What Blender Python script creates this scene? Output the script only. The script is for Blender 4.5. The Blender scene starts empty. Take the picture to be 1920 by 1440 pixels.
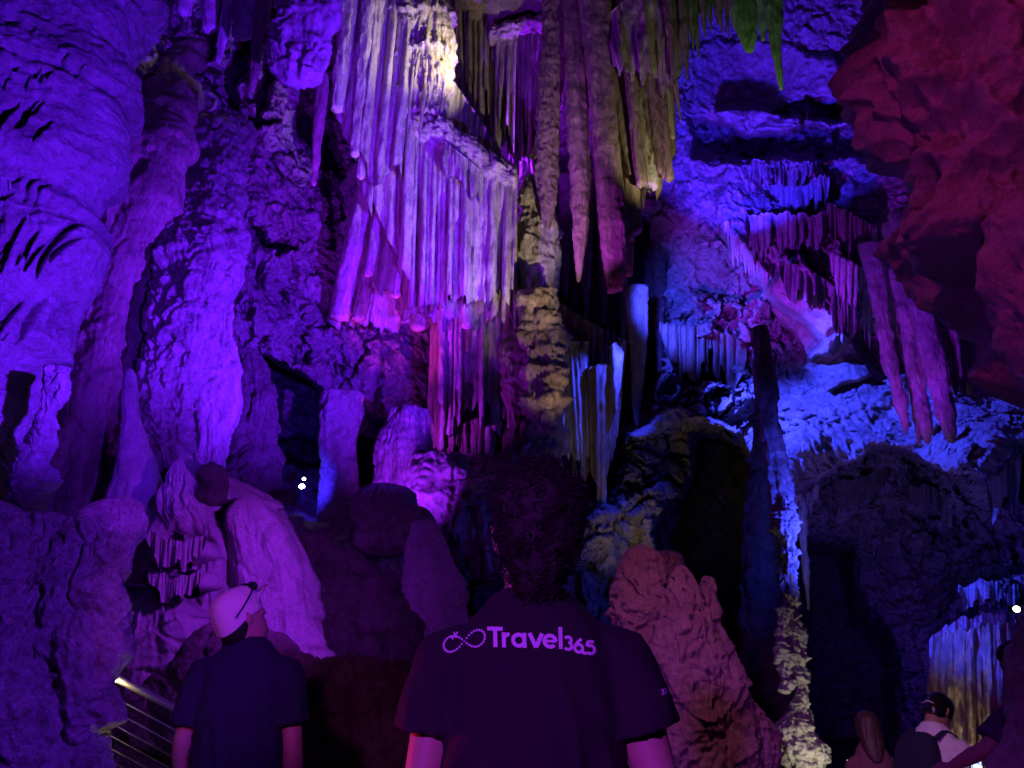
import bpy, math, random
import numpy as np
from mathutils import Vector, Matrix
from mathutils.bvhtree import BVHTree

# ------------------------------------------------------------------ scene, camera, world, exposure
sc = bpy.context.scene
CZ = 1.42
PITCH = math.radians(20.0)
FPX = 1450.0
cam_d = bpy.data.cameras.new("camera")
cam_d.sensor_width = 36.0
cam_d.lens = FPX / 1920.0 * 36.0
cam_d.clip_start = 0.05
cam_d.clip_end = 500.0
cam = bpy.data.objects.new("camera", cam_d)
sc.collection.objects.link(cam)
cam.location = (0, 0, CZ)
cam.rotation_euler = (math.radians(90) + PITCH, 0, 0)
sc.camera = cam
sc.view_settings.view_transform = 'Standard'
sc.view_settings.look = 'None'
sc.view_settings.exposure = 0.0
sc.view_settings.gamma = 1.0
sc.render.engine = 'CYCLES'
sc.cycles.max_bounces = 4
sc.cycles.diffuse_bounces = 2
sc.cycles.glossy_bounces = 2
sc.cycles.use_denoising = True
sc.cycles.sample_clamp_indirect = 3.0
w = bpy.data.worlds.new("World")
sc.world = w
w.use_nodes = True
w.node_tree.nodes["Background"].inputs[0].default_value = (0.25, 0.05, 1.0, 1)
w.node_tree.nodes["Background"].inputs[1].default_value = 0.0004   # underground: practically no sky light

CAM = np.array([0, 0, CZ])
Rv = np.array([1.0, 0, 0])
Fv = np.array([0, math.cos(PITCH), math.sin(PITCH)])
Uv = np.array([0, -math.sin(PITCH), math.cos(PITCH)])

def rays(px, py):
    u = (np.asarray(px, float) - 960.0) / FPX
    v = (720.0 - np.asarray(py, float)) / FPX
    return Fv + u[..., None] * Rv + v[..., None] * Uv

def at(px, py, Y):
    """world point on the vertical plane at forward distance Y seen at that pixel"""
    d = rays(px, py)
    return CAM + d * (np.asarray(Y, float) / d[..., 1])[..., None]

def proj(P):
    d = np.asarray(P, float) - CAM
    k = d @ Fv
    return 960 + FPX * (d @ Rv) / k, 720 - FPX * (d @ Uv) / k

# ------------------------------------------------------------------ lamps (spots standing in for the cave's coloured floodlights, and added fills)
LAMPS = []
def spot(name, loc, target, color, power, cone=60, blend=0.6, radius=0.12):
    d = bpy.data.lights.new(name, 'SPOT')
    d.energy = power
    d.color = color
    d.spot_size = math.radians(cone)
    d.spot_blend = blend
    d.shadow_soft_size = radius
    o = bpy.data.objects.new(name, d)
    sc.collection.objects.link(o)
    o.location = loc
    o.rotation_euler = (Vector(target) - Vector(loc)).to_track_quat('-Z', 'Y').to_euler()
    LAMPS.append(o)
    return o
def point(name, loc, color, power, radius=0.05):
    d = bpy.data.lights.new(name, 'POINT')
    d.energy = power; d.color = color; d.shadow_soft_size = radius
    o = bpy.data.objects.new(name, d)
    sc.collection.objects.link(o)
    o.location = loc
    return o

VIO = (0.11, 0.006, 1.0); PUR = (0.24, 0.01, 1.0); MAG = (0.85, 0.03, 1.0); BLU = (0.03, 0.042, 1.0); DBL = (0.03, 0.012, 1.0); RED = (1.0, 0.05, 0.36); WRM = (1.0, 0.74, 0.40); GRN = (0.35, 1.0, 0.10)
T = at
# left wall and near flowstone
spot("violet_flood", (2.0, 6.0, 3.0), T(330, 330, 11.5), VIO, 13000, 62, 0.7, 0.06)
spot("violet_flood_near", (-0.9, 3.2, 2.9), T(70, 400, 5.0), VIO, 1500, 84, 0.7, 0.04)
spot("violet_flood_low", (-0.3, 1.9, 1.9), T(110, 1150, 2.8), (0.16, 0.012, 1.0), 85, 80, 0.8, 0.03)
# main curtain: violet from the left, dim warm white from the right, magenta from below
spot("violet_curtain_flood", (-2.4, 7.8, 4.6), T(800, 300, 12.4), PUR, 2500, 60, 0.6, 0.04)
spot("violet_curtain_flood_rear", T(1078, 330, 13.0), T(930, 160, 14.0), PUR, 1500, 120, 0.6, 0.06)
spot("pale_curtain_flood", (2.0, 9.0, 3.4), T(830, 220, 12.4), (1.0, 0.76, 0.50), 1700, 40, 0.7, 0.04)
spot("warm_curtain_flood", T(1120, 900, 10.6), T(985, 640, 12.4), (1.0, 0.70, 0.34), 190, 28, 0.8)
spot("yellow_edge_light", T(1130, 640, 14.2), T(1030, 260, 12.6), (1.0, 0.9, 0.25), 420, 50, 0.8)
spot("magenta_uplight", T(700, 790, 12.0), T(760, 590, 12.4), (0.75, 0.03, 1.0), 420, 80, 0.7, 0.05)
# right side
spot("blue_flood", T(1300, 580, 12.3), T(1640, 820, 12.8), BLU, 4400, 100, 0.5, 0.05)
spot("violet_flood_right", T(1250, 730, 9.6), T(1480, 450, 13.6), PUR, 4200, 44, 0.6, 0.05)
spot("blue_flood_high", T(1330, 430, 11.8), T(1450, 150, 15.5), DBL, 9000, 60, 0.5)
spot("blue_gap_light", T(1215, 600, 12.6), T(1100, 800, 13.6), BLU, 600, 80, 0.6, 0.04)
spot("green_uplight", T(1470, 420, 9.4), T(1410, 40, 10.6), GRN, 260, 34, 0.7)
spot("tusk_flood", T(1480, 800, 6.4), T(1710, 640, 8.0), PUR, 420, 50, 0.7)
spot("red_flood", (0.3, 1.2, 5.6), T(1850, 330, 4.2), (0.72, 0.035, 0.48), 215, 46, 0.6, 0.05)
spot("cream_uplight", T(1790, 1470, 8.4), T(1830, 1290, 9.2), WRM, 26, 100, 0.8)
spot("blue_fringe_flood", T(1700, 1080, 7.6), T(1850, 1130, 9.0), BLU, 330, 64, 0.7)
spot("blue_column_light", T(1640, 1040, 7.0), T(1490, 1000, 7.8), BLU, 330, 84, 0.7)
spot("column_foot_light", (2.5, 6.7, 0.2), (2.95, 7.6, 1.0), (0.95, 0.93, 0.72), 42, 80, 0.8)
spot("brown_wall_light", T(1180, 1080, 10.5), T(1210, 900, 12.5), WRM, 60, 80, 0.9, 0.3)
spot("chamber_light", T(1620, 1250, 10.0), T(1700, 1080, 13.5), (0.07, 0.02, 1.0), 480, 100, 0.8, 0.05)
# lower left mound, stalagmite in front
spot("mound_flood", (-1.2, 5.2, 2.6), (-3.0, 7.4, 1.9), (0.27, 0.015, 0.90), 200, 100, 0.8, 0.03)
spot("rose_flood", (0.7, 3.1, 3.3), T(1280, 1260, 5.2), (0.9, 0.17, 0.55), 75, 48, 0.8, 0.04)
# fill added to brighten the visitors, aimed from behind the camera
spot("visitor_fill", (-1.6, -3.2, 2.6), (0.1, 1.6, 1.4), (0.40, 0.035, 0.95), 860, 24, 0.8)
spot("visitor_fill_pink", (-0.5, -2.2, 2.7), (-1.08, 3.5, 1.5), (0.8, 0.06, 0.8), 330, 11, 0.5)
spot("red_rim_light", (-1.8, 2.3, 1.1), (-0.25, 1.6, 1.12), (1.0, 0.02, 0.10), 44, 26, 0.7)

spot("magenta_foot_light", T(740, 860, 11.9), T(880, 690, 12.9), (0.36, 0.015, 1.0), 260, 90, 0.7, 0.05)
spot("violet_foot_light", T(700, 1000, 9.8), T(790, 860, 11.5), PUR, 420, 70, 0.8, 0.05)
spot("violet_spill", (0.6, 1.6, 1.2), T(1830, 480, 4.4), (0.35, 0.02, 1.0), 60, 44, 0.8, 0.1)
spot("slab_light", (-0.9, 4.8, 2.2), T(760, 1120, 8.5), (0.35, 0.02, 1.0), 60, 50, 0.9, 0.1)
spot("visitor_fill_far", (1.2, 3.0, 2.8), T(1700, 1400, 6.2), (1.0, 0.40, 0.80), 110, 20, 0.8, 0.1)  # added fill to lift the dark visitors on the lower path
spot("lower_curtain_light", T(900, 980, 10.2), T(885, 720, 12.6), (0.50, 0.16, 1.0), 220, 44, 0.8, 0.05)
spot("fan_violet_light", T(1010, 600, 10.8), T(1190, 270, 12.3), (0.45, 0.03, 1.0), 900, 44, 0.7, 0.04)
spot("fan_olive_light", T(1330, 430, 10.6), T(1195, 230, 12.2), (1.0, 0.88, 0.50), 300, 50, 0.7, 0.05)
spot("tip_light", T(1150, 700, 11.6), T(1155, 520, 11.9), (1.0, 0.03, 0.9), 45, 50, 0.8, 0.05)
spot("chamber_warm_light", T(1640, 1150, 10.5), T(1680, 890, 12.8), (1.0, 0.7, 0.6), 34, 70, 0.9, 0.05)
spot("rock_edge_fill", (-1.25, 3.35, 0.8), (-1.62, 2.85, 1.3), WRM, 6.0, 70, 0.9, 0.03)  # added warm glow on the forked rock's edge; no lamp stands here
spot("rail_fill", (-1.0, 1.5, 2.7), T(280, 1330, 4.9), PUR, 110, 16, 0.6, 0.05)  # violet fill added so the dark railing shows; not the rail lamp
spot("blue_gap_wall", T(1200, 520, 13.0), T(1330, 600, 15.0), BLU, 1500, 90, 0.7, 0.04)
spot("cavern_blue_light", T(585, 900, 11.0), T(540, 920, 14.0), DBL, 240, 80, 0.8, 0.03)
spot("gold_top_light", T(925, 90, 11.0), T(775, 110, 11.8), (1.0, 0.84, 0.50), 230, 90, 0.7, 0.03)

# ------------------------------------------------------------------ noise
_rng = np.random.default_rng(7)
_perm = _rng.permutation(256).astype(np.int32)
_perm = np.concatenate([_perm, _perm, _perm])
_g = _rng.normal(size=(256, 3)).astype(np.float32)
_g /= np.linalg.norm(_g, axis=1)[:, None]
def perlin(P, s=0):
    P = np.asarray(P, np.float32) + np.float32(s * 17.31)
    shp = P.shape[:-1]
    P = P.reshape(-1, 3)
    I = np.floor(P).astype(np.int32)
    f = P - I
    I &= 255
    t = f * f * f * (f * (f * 6 - 15) + 10)
    out = 0
    for dx in (0, 1):
        wx = t[:, 0] if dx else 1 - t[:, 0]
        hx = _perm[(I[:, 0] + dx) & 255]
        for dy in (0, 1):
            wy = t[:, 1] if dy else 1 - t[:, 1]
            hy = _perm[(hx + I[:, 1] + dy) & 255]
            for dz in (0, 1):
                wz = t[:, 2] if dz else 1 - t[:, 2]
                g = _g[_perm[(hy + I[:, 2] + dz) & 255]]
                d = g[:, 0] * (f[:, 0] - dx) + g[:, 1] * (f[:, 1] - dy) + g[:, 2] * (f[:, 2] - dz)
                out = out + wx * wy * wz * d
    return (out * 1.6).reshape(shp)
def fbm(P, octv=4, s=0, gain=0.5):
    a, r, k = 1.0, 0, 1.0
    for i in range(octv):
        r = r + a * perlin(P * k, s + i)
        a *= gain; k *= 2.07
    return r
def ridged(P, octv=4, s=0, gain=0.5):
    a, r, k, n = 1.0, 0, 1.0, 0
    for i in range(octv):
        r = r + a * (1 - 2 * np.abs(perlin(P * k, s + i)))
        n += a
        a *= gain; k *= 2.13
    return r / n
def cells(P, s=0):
    """worley F2-F1 and a cell id value"""
    P = np.asarray(P, np.float32) + np.float32(s * 9.7)
    I = np.floor(P).astype(np.int32)
    f = P - I
    F1 = np.full(P.shape[:-1], 9.0, np.float32); F2 = F1.copy(); cid = np.zeros_like(F1)
    for dx in (-1, 0, 1):
        for dy in (-1, 0, 1):
            for dz in (-1, 0, 1):
                h = _perm[(_perm[(_perm[(I[..., 0] + dx) & 255] + I[..., 1] + dy) & 255] + I[..., 2] + dz) & 255]
                q = _g[h] * 0.45 + 0.5
                d = (dx + q[..., 0] - f[..., 0]) ** 2 + (dy + q[..., 1] - f[..., 1]) ** 2 + (dz + q[..., 2] - f[..., 2]) ** 2
                m = d < F1
                F2 = np.where(m, F1, np.minimum(F2, d))
                cid = np.where(m, h / 255.0, cid)
                F1 = np.where(m, d, F1)
    return np.sqrt(F1), np.sqrt(F2), cid
def sstep(a, b, x):
    t = np.clip((x - a) / (b - a), 0, 1)
    return t * t * (3 - 2 * t)

# ------------------------------------------------------------------ mesh helpers
def grid_faces(nr, nc, wrap=False):
    a = np.arange(nr * nc, dtype=np.int32).reshape(nr, nc)
    if wrap:
        b = np.roll(a, -1, axis=1)
        q = np.stack([a[:-1], b[:-1], b[1:], a[1:]], -1)
    else:
        q = np.stack([a[:-1, :-1], a[:-1, 1:], a[1:, 1:], a[1:, :-1]], -1)
    return q.reshape(-1, 4)

def mesh_np(name, V, F, smooth=True):
    """V (n,3); F (m,4) array or list of such index arrays"""
    V = np.ascontiguousarray(V, dtype=np.float32)
    me = bpy.data.meshes.new(name)
    F = np.ascontiguousarray(F, dtype=np.int32)
    if F.shape[1] == 4:
        tri = F[:, 3] == F[:, 2]
        keep = np.ones(F.shape, bool); keep[tri, 3] = False
        loops = F[keep]; cnt = np.where(tri, 3, 4)
    else:
        loops = F.ravel(); cnt = np.full(len(F), F.shape[1])
    me.vertices.add(len(V)); me.vertices.foreach_set("co", V.ravel())
    me.loops.add(len(loops)); me.loops.foreach_set("vertex_index", loops)
    me.polygons.add(len(F))
    me.polygons.foreach_set("loop_start", np.concatenate([[0], np.cumsum(cnt)[:-1]]).astype(np.int32))
    me.update(calc_edges=True)
    me.validate(clean_customdata=False)
    if smooth:
        me.polygons.foreach_set("use_smooth", np.ones(len(me.polygons), dtype=bool))
    return me

class Geo:
    def __init__(self): self.V = []; self.F = []; self.n = 0
    def add(self, V, F):
        self.V.append(np.asarray(V, np.float32)); self.F.append(np.asarray(F) + self.n); self.n += len(V)
        return self
    def cat(self): return np.concatenate(self.V), np.concatenate(self.F)

def props(o, label=None, cat=None, group=None, kind=None):
    if label: o["label"] = label
    if cat: o["category"] = cat
    if group: o["group"] = group
    if kind: o["kind"] = kind
    return o
def build(name, VF, mat, parent=None, origin=None, smooth=True, **kw):
    V, F = VF.cat() if isinstance(VF, Geo) else VF
    V = np.asarray(V, float)
    if parent is not None:
        o0 = np.array(parent.matrix_world.translation) if False else np.array(parent["_o"])
    elif origin is None:
        lo, hi = V.min(0), V.max(0)
        o0 = np.array([(lo[0] + hi[0]) / 2, (lo[1] + hi[1]) / 2, lo[2]])
    else:
        o0 = np.array(origin, float)
    me = mesh_np(name, V - o0, F, smooth)
    if mat: me.materials.append(mat)
    o = bpy.data.objects.new(name, me)
    sc.collection.objects.link(o)
    if parent is not None:
        o.parent = parent
    else:
        o.location = o0
    o["_o"] = list(map(float, o0))
    props(o, **kw)
    return o
def empty(name, loc, **kw):
    o = bpy.data.objects.new(name, None)
    sc.collection.objects.link(o)
    o.location = loc
    o.empty_display_size = 0.1
    o["_o"] = [float(v) for v in loc]
    props(o, **kw)
    return o

def spindle(rows, Y, ratio=0.8, sq=2.0, nseg=48, step=6.0, flute=(0, 0), rough=((0, 1),), seed=0, slant=0.0,
            axis='v', tiers=None, crag=None, drape=None, zs=1.0, cap=(0.5, 0.5), smoothn=3, lean=0.0, groove=None, back=0.0):
    """a closed solid whose outline follows rows (py, xl, xr) [axis 'v'] or (px, yt, yb) [axis 'h'] at forward distance Y"""
    R = np.array([(r + (Y,) if len(r) == 3 else r) for r in rows], float)
    L = R[-1, 0] - R[0, 0]
    n = max(10, int(abs(L) / step))
    t = np.linspace(R[0, 0], R[-1, 0], n)
    a = np.interp(t, R[:, 0], R[:, 1]); b = np.interp(t, R[:, 0], R[:, 2]); Yt = np.interp(t, R[:, 0], R[:, 3])
    if smoothn:
        k = max(1, int(smoothn))
        ker = np.ones(2 * k + 1) / (2 * k + 1)
        def sm(x):
            xp = np.concatenate([2 * x[0] - x[k:0:-1], x, 2 * x[-1] - x[-2:-k - 2:-1]])
            return np.convolve(xp, ker, 'valid')
        if n > 2 * k + 2: a, b, Yt = sm(a), sm(b), sm(Yt)
    th = np.linspace(0, 2 * math.pi, nseg, endpoint=False)
    ct, st = np.cos(th), np.sin(th)
    e = 2.0 / sq
    cx = np.sign(ct) * np.abs(ct) ** e; cy = np.sign(st) * np.abs(st) ** e
    if axis == 'v':
        A = at(a, t, Yt); B = at(b, t, Yt)
    else:
        A = at(t, a, Yt); B = at(t, b, Yt)
    C = (A + B) / 2
    half = np.linalg.norm(B - A, axis=1) / 2
    half = np.maximum(half, 1e-4)
    u = (B - A) / (2 * half[:, None])
    bw = np.array([0, 1.0, 0])
    # end caps
    rr = np.ones(n)
    seg = np.concatenate([[0], np.cumsum(np.linalg.norm(np.diff(C, axis=0), axis=1))])
    for end, cc in ((0, cap[0]), (1, cap[1])):
        if cc > 0:
            hh = half[0] if end == 0 else half[-1]
            d = seg if end == 0 else seg[-1] - seg
            q = np.clip(d / max(cc * hh, 1e-4), 0, 1)
            rr *= np.sqrt(np.clip(1 - (1 - q) ** 2, 0.0004, 1))
    w0 = half * rr
    off = u[:, None, :] * cx[None, :, None] * w0[:, None, None] + bw * cy[None, :, None] * (w0 * ratio)[:, None, None]
    P = C[:, None, :] + off
    if lean: P[..., 1] += lean * (seg / seg[-1])[:, None]
    wn = np.median(half)
    nrm = u[:, None, :] * (ct * ratio)[None, :, None] + bw * st[None, :, None]
    nrm = nrm / np.maximum(np.linalg.norm(nrm, axis=2, keepdims=True), 1e-6)
    disp = np.zeros((n, nseg))
    damp = np.clip(w0 / (0.6 * wn), 0.05, 1)[:, None]
    so = seed * 3.71
    if flute[0]:
        Q = np.stack([cx[None, :] * wn * flute[1] + 0 * seg[:, None] + so, cy[None, :] * wn * ratio * flute[1] + 0 * seg[:, None], seg[:, None] * flute[1] * 0.07 + 0 * cx[None, :]], -1)
        disp += flute[0] * ridged(Q, 3, seed) * damp
    for amp, fr in rough:
        if amp:
            disp += amp * fbm(P * fr * np.array([1, 1, zs]) + so, 3, seed) * damp
    if crag is not None:
        ca, cf = crag
        Wv = np.stack([fbm(P * cf * 0.8, 2, 131 + seed), fbm(P * cf * 0.8, 2, 141), fbm(P * cf * 0.8, 2, 151)], -1)
        q = P * cf + 0.55 * Wv
        f1, f2, cid = cells(q * np.array([1.3, 1.3, 0.8]), seed)
        disp += ca * (0.75 * ridged(q, 5, seed, 0.6) + 0.5 * (cid - 0.5) * sstep(0, 0.2, f2 - f1) - 0.35 * (1 - sstep(0, 0.15, f2 - f1))) * damp
    if drape is not None:
        # hanging folds: fine vertical ridges that come and go in bands and end in scalloped lips
        da, df, dz = drape
        zz = P[..., 2] * dz + 0.8 * perlin(P * dz * 0.9, 4)
        ph = zz - np.floor(zz)
        lip = ph ** 3 * 0 + (1 - ph) ** 2.0
        Q = np.stack([cx[None, :] * wn * df + so + 0 * zz, cy[None, :] * wn * ratio * df + 0 * zz, P[..., 2] * df * 0.15 + np.floor(zz) * 3.3], -1) + 0.35 * perlin(P * df * 0.35, 6)[..., None]
        disp += da * (ridged(Q, 3, seed + 2) * 0.9 * (0.35 + lip) - 0.9 * (1 - lip) * 0.5) * damp
    if tiers is not None:
        for (tp, amp, wid) in tiers:
            an = perlin(np.stack([cx[None, :] * 1.3 + tp * 0.37 + 0 * t[:, None], cy[None, :] * 1.3 + 0 * t[:, None], 0 * t[:, None] + 0 * cx[None, :] + tp * 0.11], -1), 3)
            an2 = perlin(np.stack([cx[None, :] * 0.9 - tp * 0.21 + 0 * t[:, None], cy[None, :] * 0.9 + 0 * t[:, None], 0 * t[:, None] + 0 * cx[None, :] + tp * 0.17], -1), 9)
            tt = t[:, None] - tp - 9 * an2
            disp += amp * np.exp(-(np.where(tt < 0, tt / (wid * 1.3), tt / (wid * 0.6))) ** 2) * np.clip(0.55 + 1.5 * an, 0, 1.6)
    if groove is not None:
        disp += groove(P)
    P = P + nrm * disp[..., None]
    if slant:
        d = (seg[-1] - seg) / max(half[-1] * 3, 1e-3)
        P[..., 2] += (slant * half[-1] * cx[None, :]) * np.clip(1 - d, 0, 1)[:, None] ** 1
    V = P.reshape(-1, 3)
    F = grid_faces(n, nseg, True)
    top = P[0].mean(0); bot = P[-1].mean(0)
    V = np.vstack([V, top, bot])
    it, ib = n * nseg, n * nseg + 1
    i = np.arange(nseg); j = (i + 1) % nseg
    Ft = np.stack([np.full(nseg, it), j, i, i], -1)
    Fb = np.stack([np.full(nseg, ib), (n - 1) * nseg + i, (n - 1) * nseg + j, (n - 1) * nseg + j], -1)
    return V, np.vstack([F, Ft, Fb]).astype(np.int32)

def sheet(top, bot, Y, cell=(8, 30), jag=30, depth=0.22, thick=0.5, seed=0, bulge=0.3, fine=0.05, step=2.2, tstep=5.0, dYb=0.0, sharp=2.0, jag2=8, yoff=0.18, ragged=0.0):
    """a fused curtain of stone: pillars of uneven width side by side, each ending at its own height; closed solid"""
    r = random.Random(seed)
    T = np.array(top, float); B = np.array(bot, float)
    wpx = B[-1, 0] - B[0, 0]
    n = int(wpx / step)
    s = np.linspace(0, 1, n)
    def poly(Q):
        u = np.linspace(0, 1, len(Q)) if Q.shape[1] == 2 else Q[:, 2]
        return np.interp(s, u, Q[:, 0]), np.interp(s, u, Q[:, 1])
    tx, ty = poly(T); bx, by = poly(B)
    edges = [0.0]
    while edges[-1] < 1:
        c = r.uniform(*cell) if r.random() < 0.7 else r.uniform(cell[0], (cell[0] + cell[1]) / 2)
        edges.append(edges[-1] + c / wpx)
    edges = np.array(edges)
    k = np.clip(np.searchsorted(edges, s, side='right') - 1, 0, len(edges) - 2)
    u = (s - edges[k]) / (edges[k + 1] - edges[k]) * 2 - 1
    wid = (edges[k + 1] - edges[k]) * wpx
    rl = np.array([r.uniform(-1, 0.35) for _ in edges])[k]; ro = np.array([r.uniform(-1, 1) for _ in edges])[k]
    rs = np.array([r.uniform(-1, 1) for _ in edges])[k]; kk = k * 1.37
    big = perlin(np.stack([s * wpx / 60.0, s * 0 + seed, s * 0], -1), 3)
    by = by + jag * (0.6 * rl + 0.8 * big) + jag2 * rs * u + 3 * perlin(np.stack([s * wpx / 5.0, s * 0 + seed, s * 0], -1), 4)
    if ragged:
        ty = ty + ragged * perlin(np.stack([s * wpx / 22.0, s * 0 + seed, s * 0], -1), 6) + ragged * 0.5 * perlin(np.stack([s * wpx / 7.0, s * 0 + seed, s * 0], -1), 7)
        env = np.clip(np.sin(np.pi * s) * 2.2, 0, 1) ** 0.7
        by = ty + 4 + (np.maximum(by - ty, 6) - 4) * (0.25 + 0.75 * env)
    H = np.max(by - ty); m = max(12, int(H / tstep))
    t = np.linspace(0, 1, m)
    px = tx[None] * (1 - t[:, None]) + bx[None] * t[:, None]
    py = ty[None] * (1 - t[:, None]) + by[None] * t[:, None]
    sc_ = Y / FPX
    X_ = (s * wpx * sc_)[None, :] + 0 * t[:, None]; Zm = (py - ty.min()) * sc_
    prof = np.sqrt(np.clip(1 - np.abs(u) ** sharp, 0, 1))[None] * (np.clip(wid * sc_ * 0.9, 0, depth))[None]
    wob = perlin(np.stack([X_ * 1.2, Zm * 0.5, 0 * X_ + seed], -1), 5)
    ff = ridged(np.stack([X_ * 11 + kk[None] + wob, Zm * 0.45, 0 * X_ + seed], -1), 4, seed, 0.65)
    f2 = fbm(np.stack([X_ * 5 + kk[None], Zm * 1.6, 0 * X_ + seed], -1), 3, seed + 2)
    grow = 1 - 0.25 * t[:, None] ** 3
    D = prof * grow + yoff * ro[None] * np.clip(t[:, None] * 1.5, 0.2, 1) + fine * ff + fine * 0.7 * f2 + bulge * np.sin(np.pi * s)[None] ** 0.6 + fine * 0.6 * fbm(np.stack([X_ * 9, Zm * 2.2, 0 * X_], -1), 4, seed + 4, 0.6)
    Yf = Y + dYb * t[:, None] - D
    Pf = at(px, py, Yf)
    back = at(px, py - 4 * t[:, None], Y + thick + 0 * D + dYb * t[:, None])
    # round the lower lip
    P = np.concatenate([Pf, back[:, ::-1]], axis=1)
    nn = P.shape[1]
    V = P.reshape(-1, 3)
    F = grid_faces(m, nn, True)
    # close bottom and top between front and back
    i = np.arange(n - 1)
    def strip(row):
        a = row * nn + i; b = row * nn + i + 1; c = row * nn + (nn - 2 - i); d = row * nn + (nn - 1 - i)
        return np.stack([a, b, c, d], -1)
    F = np.vstack([F, strip(m - 1)[:, ::-1], strip(0)])
    return V, F.astype(np.int32)

# ------------------------------------------------------------------ materials
def rock_mat(name, light, dark, tint=None, scale=1.0, bump=0.6, rough=0.62, stretch=1.0, patch=0.5, fine=1.0, spec=0.35, stain=0.8):
    m = bpy.data.materials.new(name); m.use_nodes = True
    nt = m.node_tree; N = nt.nodes; L = nt.links
    bs = N["Principled BSDF"]
    bs.inputs["Roughness"].default_value = rough
    bs.inputs["Specular IOR Level"].default_value = spec
    tc = N.new("ShaderNodeTexCoord")
    mp = N.new("ShaderNodeMapping"); mp.inputs["Scale"].default_value = (scale, scale, scale * stretch)
    L.new(tc.outputs["Object"], mp.inputs["Vector"])
    def noise(sc_, det, rg=0.6, dist=0.0):
        n = N.new("ShaderNodeTexNoise"); n.inputs["Scale"].default_value = sc_
        n.inputs["Detail"].default_value = det; n.inputs["Roughness"].default_value = rg
        n.inputs["Distortion"].default_value = dist
        L.new(mp.outputs[0], n.inputs["Vector"]); return n
    n1 = noise(1.3, 6, 0.65, 0.4); n2 = noise(7.0, 5, 0.7, 0.2); n3 = noise(38.0, 4, 0.7)
    cr = N.new("ShaderNodeValToRGB")
    e = cr.color_ramp.elements
    e[0].position = 0.5 - 0.22; e[0].color = (*dark, 1)
    e[1].position = 0.5 + 0.12; e[1].color = (*light, 1)
    if tint:
        x = e.new(0.5 - 0.05); x.color = (*tint, 1)
    mx = N.new("ShaderNodeMix"); mx.data_type = 'FLOAT'; mx.inputs[0].default_value = patch
    L.new(n1.outputs[0], mx.inputs[2]); L.new(n2.outputs[0], mx.inputs[3])
    L.new(mx.outputs[0], cr.inputs[0])
    # small dark pits and specks
    v = N.new("ShaderNodeTexVoronoi"); v.inputs["Scale"].default_value = 16; L.new(mp.outputs[0], v.inputs["Vector"])
    mm = N.new("ShaderNodeMapRange"); mm.inputs[1].default_value = 0.32; mm.inputs[2].default_value = 0.62
    mm.inputs[3].default_value = 0.62; mm.inputs[4].default_value = 1.0
    L.new(n3.outputs[0], mm.inputs[0])
    ml = N.new("ShaderNodeMix"); ml.data_type = 'RGBA'; ml.blend_type = 'MULTIPLY'; ml.inputs[0].default_value = 1.0
    L.new(cr.outputs[0], ml.inputs[6]); L.new(mm.outputs[0], ml.inputs[7])
    n4 = noise(3.1, 7, 0.72, 1.6)
    st = N.new("ShaderNodeMapRange"); st.inputs[1].default_value = 0.40; st.inputs[2].default_value = 0.50
    st.inputs[3].default_value = 0.50; st.inputs[4].default_value = 1.0
    L.new(n4.outputs[0], st.inputs[0])
    m5 = N.new("ShaderNodeMix"); m5.data_type = 'RGBA'; m5.blend_type = 'MULTIPLY'; m5.inputs[0].default_value = stain
    L.new(ml.outputs[2], m5.inputs[6]); L.new(st.outputs[0], m5.inputs[7])
    L.new(m5.outputs[2], bs.inputs["Base Color"])
    # bump: medium + fine
    add = N.new("ShaderNodeMath"); add.operation = 'MULTIPLY_ADD'; add.inputs[1].default_value = 0.35 * fine
    n6 = noise(17.0, 5, 0.7, 0.8); rd = N.new("ShaderNodeMath"); rd.operation = 'SUBTRACT'; rd.inputs[1].default_value = 0.5; L.new(n6.outputs[0], rd.inputs[0])
    ab = N.new("ShaderNodeMath"); ab.operation = 'ABSOLUTE'; L.new(rd.outputs[0], ab.inputs[0])
    ad0 = N.new("ShaderNodeMath"); ad0.operation = 'MULTIPLY_ADD'; ad0.inputs[1].default_value = -1.1; L.new(ab.outputs[0], ad0.inputs[0]); L.new(n2.outputs[0], ad0.inputs[2])
    L.new(n3.outputs[0], add.inputs[0]); L.new(ad0.outputs[0], add.inputs[2])
    bp = N.new("ShaderNodeBump"); bp.inputs["Strength"].default_value = bump; bp.inputs["Distance"].default_value = 0.06 / scale
    L.new(add.outputs[0], bp.inputs["Height"]); L.new(bp.outputs[0], bs.inputs["Normal"])
    return m
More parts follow.
